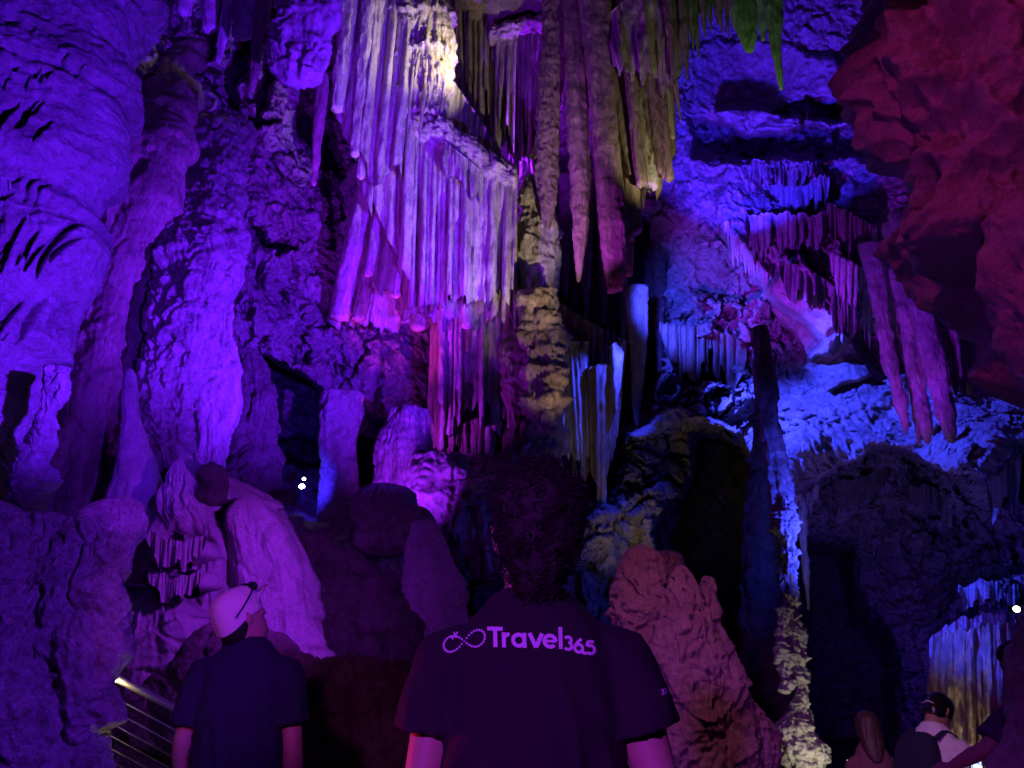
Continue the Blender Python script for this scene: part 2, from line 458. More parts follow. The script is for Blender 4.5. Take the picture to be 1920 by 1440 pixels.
def plain(name, col, rough=0.6, metal=0.0, bump=0.0, bscale=200.0, emit=None, estr=0.0, sheen=0.0, var=0.0, sss=0.0):
    m = bpy.data.materials.new(name); m.use_nodes = True
    nt = m.node_tree; N = nt.nodes; L = nt.links; bs = N["Principled BSDF"]
    bs.inputs["Base Color"].default_value = (*col, 1)
    bs.inputs["Roughness"].default_value = rough; bs.inputs["Metallic"].default_value = metal
    if emit:
        bs.inputs["Emission Color"].default_value = (*emit, 1); bs.inputs["Emission Strength"].default_value = estr
    if sheen: bs.inputs["Sheen Weight"].default_value = sheen
    tc = N.new("ShaderNodeTexCoord"); n = N.new("ShaderNodeTexNoise"); n.inputs["Scale"].default_value = bscale
    n.inputs["Detail"].default_value = 4; L.new(tc.outputs["Object"], n.inputs["Vector"])
    if bump:
        bp = N.new("ShaderNodeBump"); bp.inputs["Strength"].default_value = bump; bp.inputs["Distance"].default_value = 0.004
        L.new(n.outputs[0], bp.inputs["Height"]); L.new(bp.outputs[0], bs.inputs["Normal"])
    if var:
        mr = N.new("ShaderNodeMapRange"); mr.inputs[3].default_value = 1 - var; mr.inputs[4].default_value = 1 + var
        L.new(n.outputs[0], mr.inputs[0])
        ml = N.new("ShaderNodeMix"); ml.data_type = 'RGBA'; ml.blend_type = 'MULTIPLY'; ml.inputs[0].default_value = 1
        ml.inputs[6].default_value = (*col, 1); L.new(mr.outputs[0], ml.inputs[7]); L.new(ml.outputs[2], bs.inputs["Base Color"])
    return m
M_wall = rock_mat("wall_rock", (0.46, 0.41, 0.36), (0.17, 0.12, 0.10), (0.36, 0.30, 0.25), bump=0.9)
M_pale = rock_mat("pale_calcite", (0.58, 0.54, 0.48), (0.26, 0.20, 0.16), (0.46, 0.40, 0.34), stretch=0.35, bump=0.7)
M_brown = rock_mat("brown_dripstone", (0.40, 0.31, 0.22), (0.13, 0.085, 0.06), (0.27, 0.20, 0.14), stretch=0.3, bump=0.8)
M_near = rock_mat("near_flowstone", (0.58, 0.54, 0.50), (0.22, 0.18, 0.16), (0.42, 0.38, 0.34), scale=1.7, bump=1.0, stain=0.6)
M_smooth = rock_mat("smooth_flowstone", (0.60, 0.56, 0.52), (0.36, 0.30, 0.27), (0.52, 0.47, 0.43), scale=1.3, bump=0.3, stain=0.4, rough=0.45, patch=0.25)
M_red = rock_mat("worn_limestone", (0.44, 0.36, 0.32), (0.22, 0.16, 0.14), (0.36, 0.28, 0.24), scale=1.8, bump=0.5, rough=0.5, stain=0.5)
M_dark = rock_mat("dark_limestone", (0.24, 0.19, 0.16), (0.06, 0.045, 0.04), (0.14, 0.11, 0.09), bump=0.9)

# ------------------------------------------------------------------ cave shell: wall, roof and back of the hall, one continuous sheet
def sd_poly(px, py, poly):
    """signed distance, positive inside"""
    P = np.array(poly, float); Q = np.roll(P, -1, 0)
    d = np.full(px.shape, 1e9); ins = np.zeros(px.shape, bool)
    for (x0, y0), (x1, y1) in zip(P, Q):
        ex, ey = x1 - x0, y1 - y0
        t = np.clip(((px - x0) * ex + (py - y0) * ey) / (ex * ex + ey * ey + 1e-9), 0, 1)
        d = np.minimum(d, (px - x0 - t * ex) ** 2 + (py - y0 - t * ey) ** 2)
        c = (y0 > py) != (y1 > py)
        xi = x0 + (py - y0) * ex / (ey if abs(ey) > 1e-9 else 1e-9)
        ins ^= c & (px < xi)
    d = np.sqrt(d)
    return np.where(ins, d, -d)

CTRL = [(-900, -700, 7), (-900, 700, 6), (-500, 1500, 6), (100, 300, 9.5), (200, 500, 9.5), (450, 150, 12), (450, 400, 12), (550, 600, 12.3), (700, 680, 13.4),
        (850, 700, 15), (300, 800, 10.5), (150, 900, 8), (60, 700, 8), (300, 1100, 10), (700, 1150, 9.5), (900, 1000, 11), (700, 100, 14.5), (640, 300, 13.6), (720, 450, 14.5), (800, 200, 16), (1000, 300, 17.0), (700, 560, 14.2), (620, 620, 13.0), (820, 620, 14.6), (1150, 600, 19),
        (1400, 150, 17), (1550, 60, 15.5), (1500, 270, 15.5), (1500, 330, 17), (1450, 480, 14.5), (1600, 550, 14), (1300, 560, 16), (1280, 700, 16), (1300, 780, 14), (1500, 680, 15.5), (1500, 850, 12.4),
        (1650, 640, 15.2), (1650, 780, 13.5), (1650, 860, 12.4), (1850, 700, 13.5), (1850, 860, 10.5), (1150, 820, 14), (1200, 1000, 12.5), (1700, 1050, 14), (1880, 1200, 9.5), (1600, 1400, 15),
        (1000, -500, 15), (400, -600, 11), (1500, -500, 14), (2300, 300, 9), (2500, 1000, 7), (2300, -500, 9), (2000, 500, 12), (1000, 1500, 10), (2000, 1500, 8), (1000, -1000, 13)]
# (polygon, change of distance, edge softness px, rockiness multiplier, flute amplitude m)
REG = [
    ([(180, -60), (640, -60), (640, 700), (420, 660), (180, 560)], 0.0, 40, 1.45, 0.05),
    ([(385, -60), (418, -60), (402, 120), (382, 100)], 2.0, 7, 1, 0), ([(455, 20), (478, 40), (430, 260), (412, 240)], 1.6, 7, 1.4, 0), ([(590, 230), (622, 250), (640, 420), (612, 470), (600, 330)], 1.8, 8, 1.4, 0),
    ([(440, 215), (480, 215), (520, 225), (480, 235)], 1.6, 6, 1.3, 0), ([(465, 410), (500, 440), (560, 470), (520, 480), (470, 445)], 1.8, 6, 1.3, 0), ([(330, 300), (350, 310), (300, 520), (280, 500)], 1.5, 7, 1.3, 0),
    # cavern under the left arch
    ([(438, 664), (500, 672), (545, 705), (600, 738), (640, 762), (700, 772), (720, 800), (735, 900), (700, 960), (640, 965), (520, 965), (440, 880)], 3.2, 9, 1.0, 0.0),
    ([(505, 830), (560, 815), (620, 850), (625, 885), (560, 870), (512, 855)], 4.0, 8, 1.0, 0.0),
    ([(440, 668), (500, 672), (560, 712), (605, 742), (640, 765), (590, 735), (520, 700)], 3.0, 6, 1.0, 0),
    ([(665, 790), (705, 840), (725, 930), (670, 950)], 3.0, 8, 1.0, 0),
    # dark recess left
    ([(60, 560), (150, 600), (235, 700), (200, 960), (60, 1000), (20, 800)], 2.5, 20, 1.4, 0.0),
    ([(265, 520), (300, 530), (290, 640), (262, 660)], 2.5, 6, 1, 0),
    # dark slots in the roof left
    ([(520, -40), (545, -40), (500, 200), (470, 220)], 2.0, 8, 1, 0.0),
    ([(560, 170), (625, 200), (640, 330), (600, 300), (560, 250)], 2.5, 12, 1, 0.0),
    ([(270, -50), (320, -50), (270, 100), (250, 60)], 1.5, 12, 1, 0.0),
    # black hole centre right
    ([(1040, 300), (1100, 300), (1120, 430), (1210, 430), (1245, 480), (1240, 620), (1225, 760), (1170, 810), (1155, 960), (1040, 960)], 5.0, 16, 0.8, 0.4),
    # shadowed gap under the blue slabs
    ([(1280, 225), (1400, 250), (1500, 235), (1660, 240), (1690, 300), (1560, 300), (1450, 290), (1350, 300), (1290, 290)], 2.2, 8, 1.3, 0),
    ([(1500, 185), (1560, 190), (1640, 205), (1650, 222), (1520, 218)], 1.4, 5, 1, 0),
    # fluted purple wall
    ([(1360, 300), (1520, 290), (1560, 420), (1620, 560), (1560, 640), (1440, 560), (1350, 420)], -0.8, 14, 0.7, 0.22),
    ([(1520, 320), (1640, 350), (1680, 480), (1560, 470)], -0.5, 14, 0.6, 0.2),
    # dark tangle
    ([(1230, 540), (1420, 560), (1480, 640), (1440, 700), (1400, 770), (1300, 775), (1250, 720)], -0.6, 16, 1.6, 0.18),
    # big tilted slabs
    ([(1420, 560), (1490, 480), (1600, 600), (1560, 660), (1520, 670)], -0.9, 5, 0.35, 0),
    ([(1500, 680), (1590, 610), (1640, 700), (1560, 720)], -0.7, 5, 0.35, 0),
    ([(1450, 700), (1560, 730), (1700, 720), (1900, 720), (1920, 860), (1640, 880), (1470, 930)], 0.0, 25, 0.6, 0),
    # smooth faced blocks high on the right
    ([(1290, 90), (1400, 70), (1560, 110), (1650, 190), (1500, 185), (1400, 235), (1300, 210)], -0.5, 8, 0.45, 0),
    ([(1340, 212), (1420, 205), (1500, 212), (1506, 240), (1440, 250), (1360, 240)], -1.3, 4, 0.5, 0),
    ([(1520, 222), (1650, 224), (1690, 236), (1560, 240)], -1.3, 4, 0.5, 0),
    # the blue ledge upper lip left
    ([(1150, 812), (1215, 785), (1262, 768), (1318, 776), (1392, 812), (1380, 822), (1320, 795), (1265, 792), (1215, 815), (1160, 826)], -1.2, 4, 0.6, 0),
    # black cavern under the ledge
    ([(1165, 835), (1220, 822), (1290, 800), (1330, 806), (1392, 850), (1440, 860), (1460, 1000), (1440, 1500), (1165, 1500)], 0.6, 8, 1.3, 0),
    ([(1302, 806), (1390, 850), (1445, 870), (1470, 1500), (1250, 1500), (1230, 1000), (1250, 940), (1290, 930), (1300, 860)], 6.5, 10, 1, 0),
    # chamber under the right ledge
    ([(1480, 960), (1500, 920), (1560, 885), (1620, 862), (1640, 845), (1740, 868), (1850, 892), (1905, 835), (2000, 820), (2000, 1500), (1490, 1500)], 3.4, 9, 1.5, 0.08),
    ([(1500, 1010), (1580, 1030), (1600, 1120), (1680, 1250), (1670, 1500), (1500, 1500)], 7.0, 25, 1, 0),
    # lower left slabs
    ([(560, 950), (640, 960), (700, 1060), (720, 1180), (760, 1250), (620, 1240), (540, 1100)], 0.9, 20, 0.5, 0.05),
    ([(540, 1235), (780, 1235), (790, 1500), (520, 1500)], 1.2, 10, 1, 0.05),
    ([(870, 880), (960, 880), (990, 1100), (860, 1090), (830, 1000)], -1.0, 20, 0.8, 0.14),
]
def build_shell():
    def axis(lo, a, b, hi, fine, coarse):
        return np.concatenate([np.arange(lo, a, coarse), np.arange(a, b, fine), np.arange(b, hi, coarse)])
    xs = axis(-1500, -40, 1960, 3400, 2.5, 25)
    ys = axis(-1400, -40, 1480, 2000, 2.5, 25)
    PX, PY = np.meshgrid(xs, ys)
    Dir = rays(PX, PY); Dir /= np.linalg.norm(Dir, axis=2, keepdims=True)
    num = 0; den = 1e-9
    for cx, cy, dd in CTRL:
        r2 = (PX - cx) ** 2 + (PY - cy) ** 2
        wgt = 1 / (r2 + 60.0 ** 2) ** 1.7
        num = num + wgt * dd; den = den + wgt
    D = num / den
    nd = Dir[..., 1] / 1.0                      # Dir is a unit vector: its y share turns forward distance into range
    D = D / np.clip(nd, 0.62, 1.0)
    # warped copy of pixel coordinates so that outlines are rocky
    P0 = CAM + Dir * 12.0
    wx = fbm(P0 * 1.3, 4, 11); wy = fbm(P0 * 1.3, 4, 21)
    QX = PX + wx * 14; QY = PY + wy * 14
    rk = np.ones_like(D); fl = np.zeros_like(D)
    for poly, dd, soft, rm, fa in REG:
        P = np.array(poly)
        m = (PX > P[:, 0].min() - 60) & (PX < P[:, 0].max() + 60) & (PY > P[:, 1].min() - 60) & (PY < P[:, 1].max() + 60)
        s = sd_poly(QX[m], QY[m], poly)
        k = sstep(-soft, soft, s)
        D[m] += dd * k
        rk[m] = rk[m] * (1 - k) + rm * k
        fl[m] = fl[m] * (1 - k) + fa * k
    P = CAM + Dir * D[..., None]
    # domain warp, boulders, ridges and flutes
    Wp = np.stack([fbm(P * 0.9, 3, 31), fbm(P * 0.9, 3, 41), fbm(P * 0.9, 3, 51)], -1)
    PW = P + 0.35 * Wp
    amp = rk * np.clip(D / 12.0, 0.5, 1.3)
    f1, f2, cid = cells(PW * np.array([1.5, 1.5, 1.1]), 1)
    blk = (cid - 0.5) * 0.55 * sstep(0.0, 0.18, f2 - f1) - 0.25 * (1 - sstep(0, 0.16, f2 - f1))
    f1, f2, cid = cells(PW * np.array([4.2, 4.2, 3.0]), 2)
    blk2 = (cid - 0.5) * 0.07 * sstep(0.0, 0.2, f2 - f1) - 0.06 * (1 - sstep(0, 0.15, f2 - f1))
    rg = ridged(PW * np.array([1.7, 1.7, 1.2]), 6, 61, 0.62) * 0.30 + fbm(PW * 5.0, 3, 71, 0.6) * 0.06
    where = sstep(-0.25, 0.35, fbm(P * 0.5, 2, 81))
    h = amp * (blk * where + blk2 * (0.3 + 0.7 * where) + rg)
    fq = np.stack([P[..., 0] * 3.6, P[..., 1] * 3.6, P[..., 2] * 0.35], -1) + 0.5 * Wp
    h = h + fl * (ridged(fq, 3, 91) * 1.4)
    lf = sstep(0.05, 0.4, fbm(P * 0.45, 2, 95)) * (PX < 640) * 0.16
    h = h + lf * ridged(np.stack([P[..., 0] * 4.5, P[..., 1] * 4.5, P[..., 2] * 0.6], -1) + Wp, 3, 97)
    P = P - Dir * h[..., None]
    P = P + 0.06 * amp[..., None] * np.stack([fbm(P * 2.6, 3, 101), fbm(P * 2.6, 3, 111), fbm(P * 2.6, 3, 121)], -1)
    V = P.reshape(-1, 3)
    F = grid_faces(len(ys), len(xs))
    return xs, ys, P, V, F
SX, SY, SP, V, F = build_shell()
o = build("cave_wall", (V, F), M_wall, origin=(0, 0, 0), label="craggy limestone wall and roof of the cave behind everything", kind="structure")
def wall_at(px, py, r=6):
    """real point of the cave wall seen near that pixel"""
    j = int(np.clip(np.searchsorted(SX, px), 1, len(SX) - 2)); i = int(np.clip(np.searchsorted(SY, py), 1, len(SY) - 2))
    blk = SP[max(i - r, 0):i + r, max(j - r, 0):j + r].reshape(-1, 3)
    d = np.linalg.norm(blk - CAM, axis=1)
    return SP[i, j], float(np.percentile(blk[:, 1], 15))

# cave floor: one sheet dipping towards the lower chamber on the right
gx = np.linspace(-26, 26, 300); gy = np.linspace(-8, 30, 260)
GX, GY = np.meshgrid(gx, gy)
def floor_z(x, y):
    return -0.50 * sstep(4.4, 6.0, y + 0.25 * x)
GZ = floor_z(GX, GY)
Pf = np.stack([GX, GY, GZ], -1)
flat = sstep(1.0, 3.0, np.abs(GX - 0.45 * GY + 0.2) - 1.6)
Pf[..., 2] += flat * (0.25 * fbm(Pf * 0.7, 4, 5) + 0.1) + 0.008 * fbm(Pf * 6, 2, 6)
build("cave_floor", (Pf.reshape(-1, 3), grid_faces(260, 300)), M_dark, origin=(0, 0, 0), kind="structure",
      label="dark uneven stone floor of the cave under the visitors")

# ------------------------------------------------------------------ rock formations
rnd = random.Random(11)
def hang_rows(x0, y0, x1, y1, w0, w1, tip=0.0, wob=0.06):
    """outline rows of one hanging stone; w1 is its width near the bottom, tip 1 = pointed"""
    n = 9; rows = []
    for i in range(n):
        t = i / (n - 1)
        x = x0 + (x1 - x0) * t; y = y0 + (y1 - y0) * t
        wd = w0 + (w1 - w0) * t
        if tip: wd = wd * (1 - tip * max(0, (t - 0.45) / 0.55) ** 1.5) + 0.6
        wd *= 1 + rnd.uniform(-wob, wob)
        x += rnd.uniform(-wob, wob) * wd * 0.8
        rows.append((y, x - wd / 2, x + wd / 2))
    return rows
def hang(x0, y0, x1, y1, w0, w1, Y, tip=0.0, seed=0, nseg=20, sq=2.4, fl=0.12, ratio=0.8, step=7, slant=None, rough=1.0):
    s = Y / FPX
    wn = max(w0, w1) * s
    capb = 0.12 if not tip else 0.4
    if slant is None: slant = 0 if tip else rnd.uniform(-0.8, 0.8)
    return spindle(hang_rows(x0, y0, x1, y1, w0, w1, tip), Y, ratio=ratio, sq=sq, nseg=nseg, step=step, flute=(wn * fl * 1.3, 5.5 / max(wn, 0.05)),
                   rough=((wn * 0.08 * rough, 1.5 / max(wn, .05)), (wn * 0.05 * rough, 6 / max(wn, .05))), zs=0.3, seed=seed, slant=slant, cap=(0.0, capb), smoothn=2)
def top_origin(VF):
    V = VF[0]; k = V[:, 2].argmax(); return V[k]
def stone(name, VF, mat, label, cat, group=None, hangs=False):
    return build(name, VF, mat, origin=top_origin(VF) if hangs else None, label=label, cat=cat, group=group)

# ---- A: great smooth flowstone fall on the left, near
def grooves(P):
    x, y, z = P[..., 0], P[..., 1], P[..., 2]
    w_ = 0.30 * perlin(P * 1.3, 5)
    a, b_ = x * 0.80 - z * 0.42, x * 0.42 + z * 0.80
    q = ridged(np.stack([a * 4.4 + w_ * 3, y * 0.5, b_ * 0.8], -1), 1, 9)
    q2 = ridged(np.stack([a * 8.0 + w_ * 3, y * 1.0, b_ * 1.4], -1), 2, 19)
    def band(z0, wd): return np.exp(-((z - z0 + 0.20 * perlin(P * 1.4, 8)) / wd) ** 4)
    bd = np.clip(band(5.05, 0.30) + band(4.02, 0.36) + band(5.78, 0.16) * 0.5, 0, 1)
    m = sstep(-0.6, 0.0, perlin(P * 1.3, 15))
    slit = -0.22 * sstep(0.62, 0.92, q) * bd * m - 0.06 * sstep(0.5, 0.9, q2) * bd
    zz = (z - 4.50 + 0.25 * (x + 3.4) + 0.18 * perlin(P * 0.9, 6)) / 1.05; ph = zz - np.floor(zz)
    lip = 0.13 * sstep(0.5, 0.0, ph) - 0.10 * sstep(0.90, 1.0, ph) * 0.6
    skirt = 0.04 * ridged(np.stack([x * 6 + z * 1.5, y * 2, z * 0.8], -1), 3, 13) * sstep(0.45, 0.85, ph)
    fine = ridged(P * np.array([3.5, 3.5, 5.5]), 4, 12)
    px, py = proj(P)
    r = random.Random(5); cut = np.zeros(px.shape)
    runs = [(-10, 100, 215, 330, 9, 0.14, 60), (-20, 130, 430, 560, 13, 0.16, 95), (20, 150, 150, 205, 9, 0.06, 26), (0, 90, 360, 400, 6, 0.06, 30), (10, 120, 560, 640, 6, 0.09, 80)]
    for x0, x1, y0, y1, n, dep, ln in runs:
        for i in range(n):
            sx = x0 + (x1 - x0) * (i + r.uniform(0.1, 0.9)) / n; sy = y0 + (y1 - y0) * r.uniform(0, 0.45) - (sx - x0) * 0.15
            L0 = ln * r.uniform(0.5, 1.2); an = math.radians(r.uniform(112, 128)); ex, ey = math.cos(an) * L0, math.sin(an) * L0
            t = np.clip(((px - sx) * ex + (py - sy) * ey) / (L0 * L0), 0, 1)
            bend = 5 * np.sin(t * 3.1)
            d = np.hypot(px - sx - t * ex + bend, py - sy - t * ey)
            wd = 3.4 * np.sin(np.pi * np.clip(t * 0.9 + 0.08, 0, 1)) + 0.8
            cut = np.minimum(cut, -2.4 * dep * np.exp(-(d / (wd * 0.9)) ** 2))
    cut = cut * (y < 6.0)
    return cut + lip * 0.9 + skirt * 1.5 + 0.040 * fine + 0.018 * ridged(P * np.array([9, 9, 4.0]), 3, 77)
rowsA = [(-900, -800, 560), (-500, -800, 420), (-200, -800, 330), (-60, -700, 292), (0, -700, 272), (60, -700, 250), (130, -700, 216), (200, -700, 198), (280, -700, 186), (330, -700, 176), (372, -700, 150),
         (392, -700, 134), (415, -700, 140), (470, -700, 144), (520, -700, 141), (555, -700, 118), (600, -700, 84), (650, -700, 60), (700, -700, 38), (760, -700, 18), (820, -700, 2), (900, -700, -22), (1000, -700, -80)]
A = spindle(rowsA, 5.0, ratio=0.35, sq=2.2, nseg=760, step=2.4, flute=(0.05, 1.6), rough=((0.14, 0.7), (0.04, 2.5)), crag=(0.028, 4.0), seed=3, cap=(0, 0.3),
            tiers=[(330, 0.06, 40), (470, 0.05, 50)], groove=grooves, smoothn=1)
stone("flowstone_fall", A, M_near, "huge smooth violet flowstone bulging in from the left edge, top to middle", "flowstone", hangs=True)

# ---- background left columns
def col(name, rows, Y, mat, label, cat="stone column", nseg=170, ratio=0.8, sq=2.2, fl=(0.08, 2.2), rg=((0.12, 0.9),), seed=0, cap=(0.3, 0.4), hangs=False, step=3.2, crag=(0.10, 2.6), **kw):
    return stone(name, spindle(rows, Y, ratio=ratio, sq=sq, nseg=nseg, step=step, flute=fl, rough=rg, seed=seed, cap=cap, crag=crag, **kw), mat, label, cat, hangs=hangs)
col("leaning_column", [(60, 330, 420, 13.0), (160, 290, 380, 11.6), (235, 262, 352, 9.6), (300, 238, 342, 8.8), (400, 212, 322, 8.6), (480, 188, 268, 8.6), (560, 165, 240, 8.6), (640, 148, 225, 8.6), (740, 130, 215, 8.6), (860, 110, 200, 8.6), (1000, 90, 190, 8.6)], 8.6, M_brown,
    "dark reddish leaning column in the shade right of the big left flowstone", seed=1, fl=(0.07, 1.8), crag=(0.07, 2.0))
col("thin_column", [(250, 300, 345, 10.0), (360, 280, 315), (430, 270, 300), (500, 255, 292), (560, 238, 285), (620, 222, 262), (670, 210, 250), (760, 205, 240), (860, 200, 235)] and [(250, 300, 345, 10.6), (360, 280, 315, 9.4), (430, 270, 300, 8.9), (500, 255, 292, 8.9), (560, 238, 285, 8.9), (620, 222, 262, 8.9), (670, 210, 250, 8.9), (760, 205, 240, 8.9), (860, 200, 235, 8.9)], 8.9, M_wall,
    "thin knobbly column between the dark leaning one and the thick violet one", seed=2, fl=(0.03, 4), crag=(0.07, 4.5))
col("thick_column", [(230, 350, 470, 12.6), (300, 335, 455, 10.8), (400, 318, 440, 9.2), (450, 312, 446, 8.9), (500, 308, 440, 8.8), (540, 305, 426, 8.8), (570, 303, 402, 8.8), (640, 293, 394, 8.8), (700, 275, 378, 8.8), (760, 262, 362, 8.8), (820, 268, 352, 8.8), (860, 290, 345, 8.8), (892, 305, 328, 8.8)], 8.8, M_wall,
    "thick rugged violet column with a pointed foot, left of the hall's centre", seed=3, fl=(0.07, 3.2), hangs=True, nseg=220, crag=(0.13, 3.0))
col("pale_column", [(560, 398, 440), (620, 395, 436), (700, 376, 433), (780, 369, 424), (860, 368, 416), (900, 372, 415), (960, 380, 415)], 9.4, M_pale,
    "narrow blue violet column just right of the thick rugged one", seed=4, fl=(0.06, 5), crag=(0.05, 4), cap=(1.2, .4))
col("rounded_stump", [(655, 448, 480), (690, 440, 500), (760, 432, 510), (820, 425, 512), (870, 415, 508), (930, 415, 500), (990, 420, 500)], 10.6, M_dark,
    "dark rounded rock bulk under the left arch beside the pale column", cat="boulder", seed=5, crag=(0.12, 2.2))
col("dark_pillar", [(735, 612, 672), (745, 612, 668), (800, 606, 665), (870, 602, 662), (930, 600, 658), (990, 598, 655)], 12.0, M_wall, "square dark pillar in the cavern under the left arch", seed=6, sq=3.5, fl=(0.05, 3), crag=(0.05, 3))
col("fluted_stump", [(762, 746, 786), (785, 734, 800), (820, 724, 803), (880, 720, 800), (920, 716, 795), (960, 722, 790), (1010, 730, 790)], 11.6, M_pale,
    "bright purple fluted stump standing just left of the big curtain's foot", cat="stalagmite", seed=7, fl=(0.16, 4.0), nseg=220, crag=(0.06, 4), cap=(0.2, .2), sq=2.8)
col("flow_cone", [(690, 232, 254), (740, 228, 262), (780, 226, 268), (820, 220, 278), (870, 210, 292), (920, 200, 304), (980, 190, 312), (1060, 180, 320), (1200, 170, 330)], 7.6, M_smooth,
    "tall smooth violet cone of flowstone at the foot of the thin column", cat="stalagmite", seed=8, fl=(0.03, 2), rg=((0.08, 0.9), (0.02, 4)), crag=(0.02, 2), cap=(2.5, 0))
col("crooked_pillar", [(686, 92, 118), (700, 86, 124), (735, 84, 125), (762, 78, 108), (800, 66, 102), (835, 58, 100), (860, 48, 84), (900, 30, 96), (925, 20, 78), (950, 18, 74), (985, 8, 48), (1040, 0, 50), (1200, -20, 40)], 4.6, M_near,
    "slim crooked violet pillar standing in the dark recess at the left", seed=9, fl=(0.015, 7), rg=((0.03, 2.6),), crag=(0.045, 7), step=2.5, smoothn=1)

# fringe of drip teeth beside the pale column
def drip_sheet(name, line, ylen, jag, mat, label, cell=(3.5, 9), dY=-0.12, seed=0, depth=0.09, cat="dripstone fringe", mid=0.5):
    L_ = np.array(line, float); B_ = L_ + np.array([0, ylen])
    Ys = [wall_at(x, y + ylen * mid)[1] for x, y in line]
    Y_ = float(np.median(Ys)) + dY
    V, F = sheet(L_ + np.array([[0, 5 * math.sin(i_ * 2.3 + seed)] for i_ in range(len(L_))]), B_, Y_ + 0.35, dYb=-0.42, cell=cell, jag=jag, seed=seed, depth=depth, bulge=0.12, thick=0.3, fine=0.03, step=1.6, tstep=3.5, yoff=0.12, jag2=4, ragged=10)
    return build(name, (V, F), mat, origin=top_origin((V, F)), label=label, cat=cat)
def teeth(name, line, n, ylen, Yd, mat, label, w=5, group=None, tip=0.9, lean=0.0, cat="dripstone fringe", wall=True, dY=-0.15, ledge=None):
    e = empty(name, at(np.array(line[0][0]), np.array(line[0][1]), Yd), label=label, cat=cat, group=group)
    L_ = np.array(line, float)
    seg = np.concatenate([[0], np.cumsum(np.hypot(*np.diff(L_, axis=0).T))])
    for i in range(n):
        s = seg[-1] * (i + rnd.uniform(0.2, 0.8)) / n
        x = np.interp(s, seg, L_[:, 0]); y = np.interp(s, seg, L_[:, 1])
        ln = rnd.uniform(*ylen) * (0.6 + 0.4 * math.sin(i * 1.7) ** 2)
        ww = w * rnd.uniform(0.7, 1.5)
        Y_ = (wall_at(x, y + ln * 0.4)[1] + dY) if wall else Yd + rnd.uniform(-0.15, 0.15)
        g = hang(x, y - 6, x + ln * lean, y + ln, ww * 1.5, ww * 0.8, Y_, tip=tip, seed=i + 3, nseg=10, step=5, fl=0.06)
        build("stalactite", g, mat, parent=e)
    return e
teeth("drip_fringe", [(425, 680), (438, 760), (425, 850)], 13, (10, 24), 9.6, M_pale, "small drip teeth down the right side of the pale column", w=5, wall=False)

# ---- left ceiling stones
col("broken_stalactite", [(-120, 540, 650), (0, 525, 628), (60, 516, 622), (100, 510, 612), (130, 512, 600), (150, 524, 585), (162, 540, 566)], 8.6, M_pale,
    "broad broken stalactite with a rosy ragged tip, top left of the main curtain", cat="stalactite", seed=10, hangs=True, cap=(0, .15), fl=(0.05, 4), rg=((0.06, 1.5), (0.02, 8)), nseg=90, ratio=0.5)
for k_, (args, lab) in enumerate([
    ((478, -80, 452, 70, 44, 30), "short purple stalactite with a broken tip at the top left"),
    ((400, -80, 392, 60, 30, 22), "stubby stalactite at the top left beside the short purple one"),
    ((350, -80, 345, 30, 40, 20), "leftmost little roof stalactite beside the big left flowstone"),
    ((440, -60, 408, 120, 24, 14), "slim knobbly stalactite reaching down left of the short purple one"),
    ((505, -60, 470, 175, 26, 16), "long dark stalactite left of the broad rosy tipped one"),
    ((606, 140, 588, 350, 22, 10), "thin dark stalactite hanging in the gap behind the rosy tipped one"),
]):
    stone("stalactite", hang(*args, 9.0, seed=20 + k_, nseg=36, step=4, tip=0.5 if k_ > 2 else 0.0), M_pale if k_ < 4 else M_brown, lab, "stalactite", hangs=True)

# ---- C: the main curtain
def curtain(name, label, mats, sheets, strands, Y, cat="stone curtain", sq=2.8, spread=0.35, fl=0.16, nseg=30, group=None):
    e = empty(name, at(np.array(float(sheets[0][0][0][0])), np.array(float(sheets[0][0][0][1])), Y), label=label, cat=cat, group=group)
    for i, a in enumerate(sheets):
        build("fluted_sheet", sheet(*a[:3], **a[3]), mats[i % len(mats)], parent=e)
    for i, s in enumerate(strands):
        x0, y0, x1, y1, w0, w1 = s[:6]
        tip = s[6] if len(s) > 6 else 0.0
        Y_ = Y + (s[7] if len(s) > 7 else rnd.uniform(-spread, spread))
        build("stalactite", hang(x0, y0, x1, y1, w0, w1, Y_, tip=tip, seed=i * 3 + 1, sq=sq, nseg=nseg, fl=fl, step=5), mats[i % len(mats)], parent=e)
    return e
Yc = 12.4
sheets = [
    # broad rear layer and lower left pipes
    ([(742, 20), (800, 60), (850, 150), (905, 230), (960, 320)], [(612, 600), (700, 612), (800, 618), (880, 606), (962, 600)], Yc + 0.35, dict(cell=(7, 30), jag=34, seed=1, depth=0.30, bulge=0.25, thick=0.45)),
    ([(735, 150), (790, 200), (850, 240), (900, 300), (955, 345)], [(660, 545), (760, 585), (850, 570), (905, 560), (958, 520)], Yc, dict(cell=(6, 22), jag=46, seed=2, depth=0.22, bulge=0.3, thick=0.35)),
]
S = []
for (x0, y0, x1, y1, w0, w1, dy) in [(752, 60, 636, 602, 26, 30, -0.05), (770, 60, 672, 606, 18, 24, -0.1), (760, 100, 690, 520, 18, 16, -0.25), (800, 200, 742, 560, 14, 16, -0.25), (822, 240, 782, 622, 20, 24, -0.15), (868, 300, 842, 600, 16, 16, -0.1), (890, 310, 876, 618, 16, 20, -0.1), (930, 330, 918, 560, 12, 14, -0.2),
                                (951, 330, 944, 606, 8, 6, -0.1), (965, 330, 966, 618, 7, 5, 0.1), (905, 310, 899, 588, 10, 9, -0.3)]:
    S.append((x0, y0, x1, y1, w0, w1, 0.12, dy))
curtain("main_curtain", "great ribbed curtain of fused stalactites hanging over the hall's middle", [M_pale, M_brown, M_pale], sheets, S, Yc)
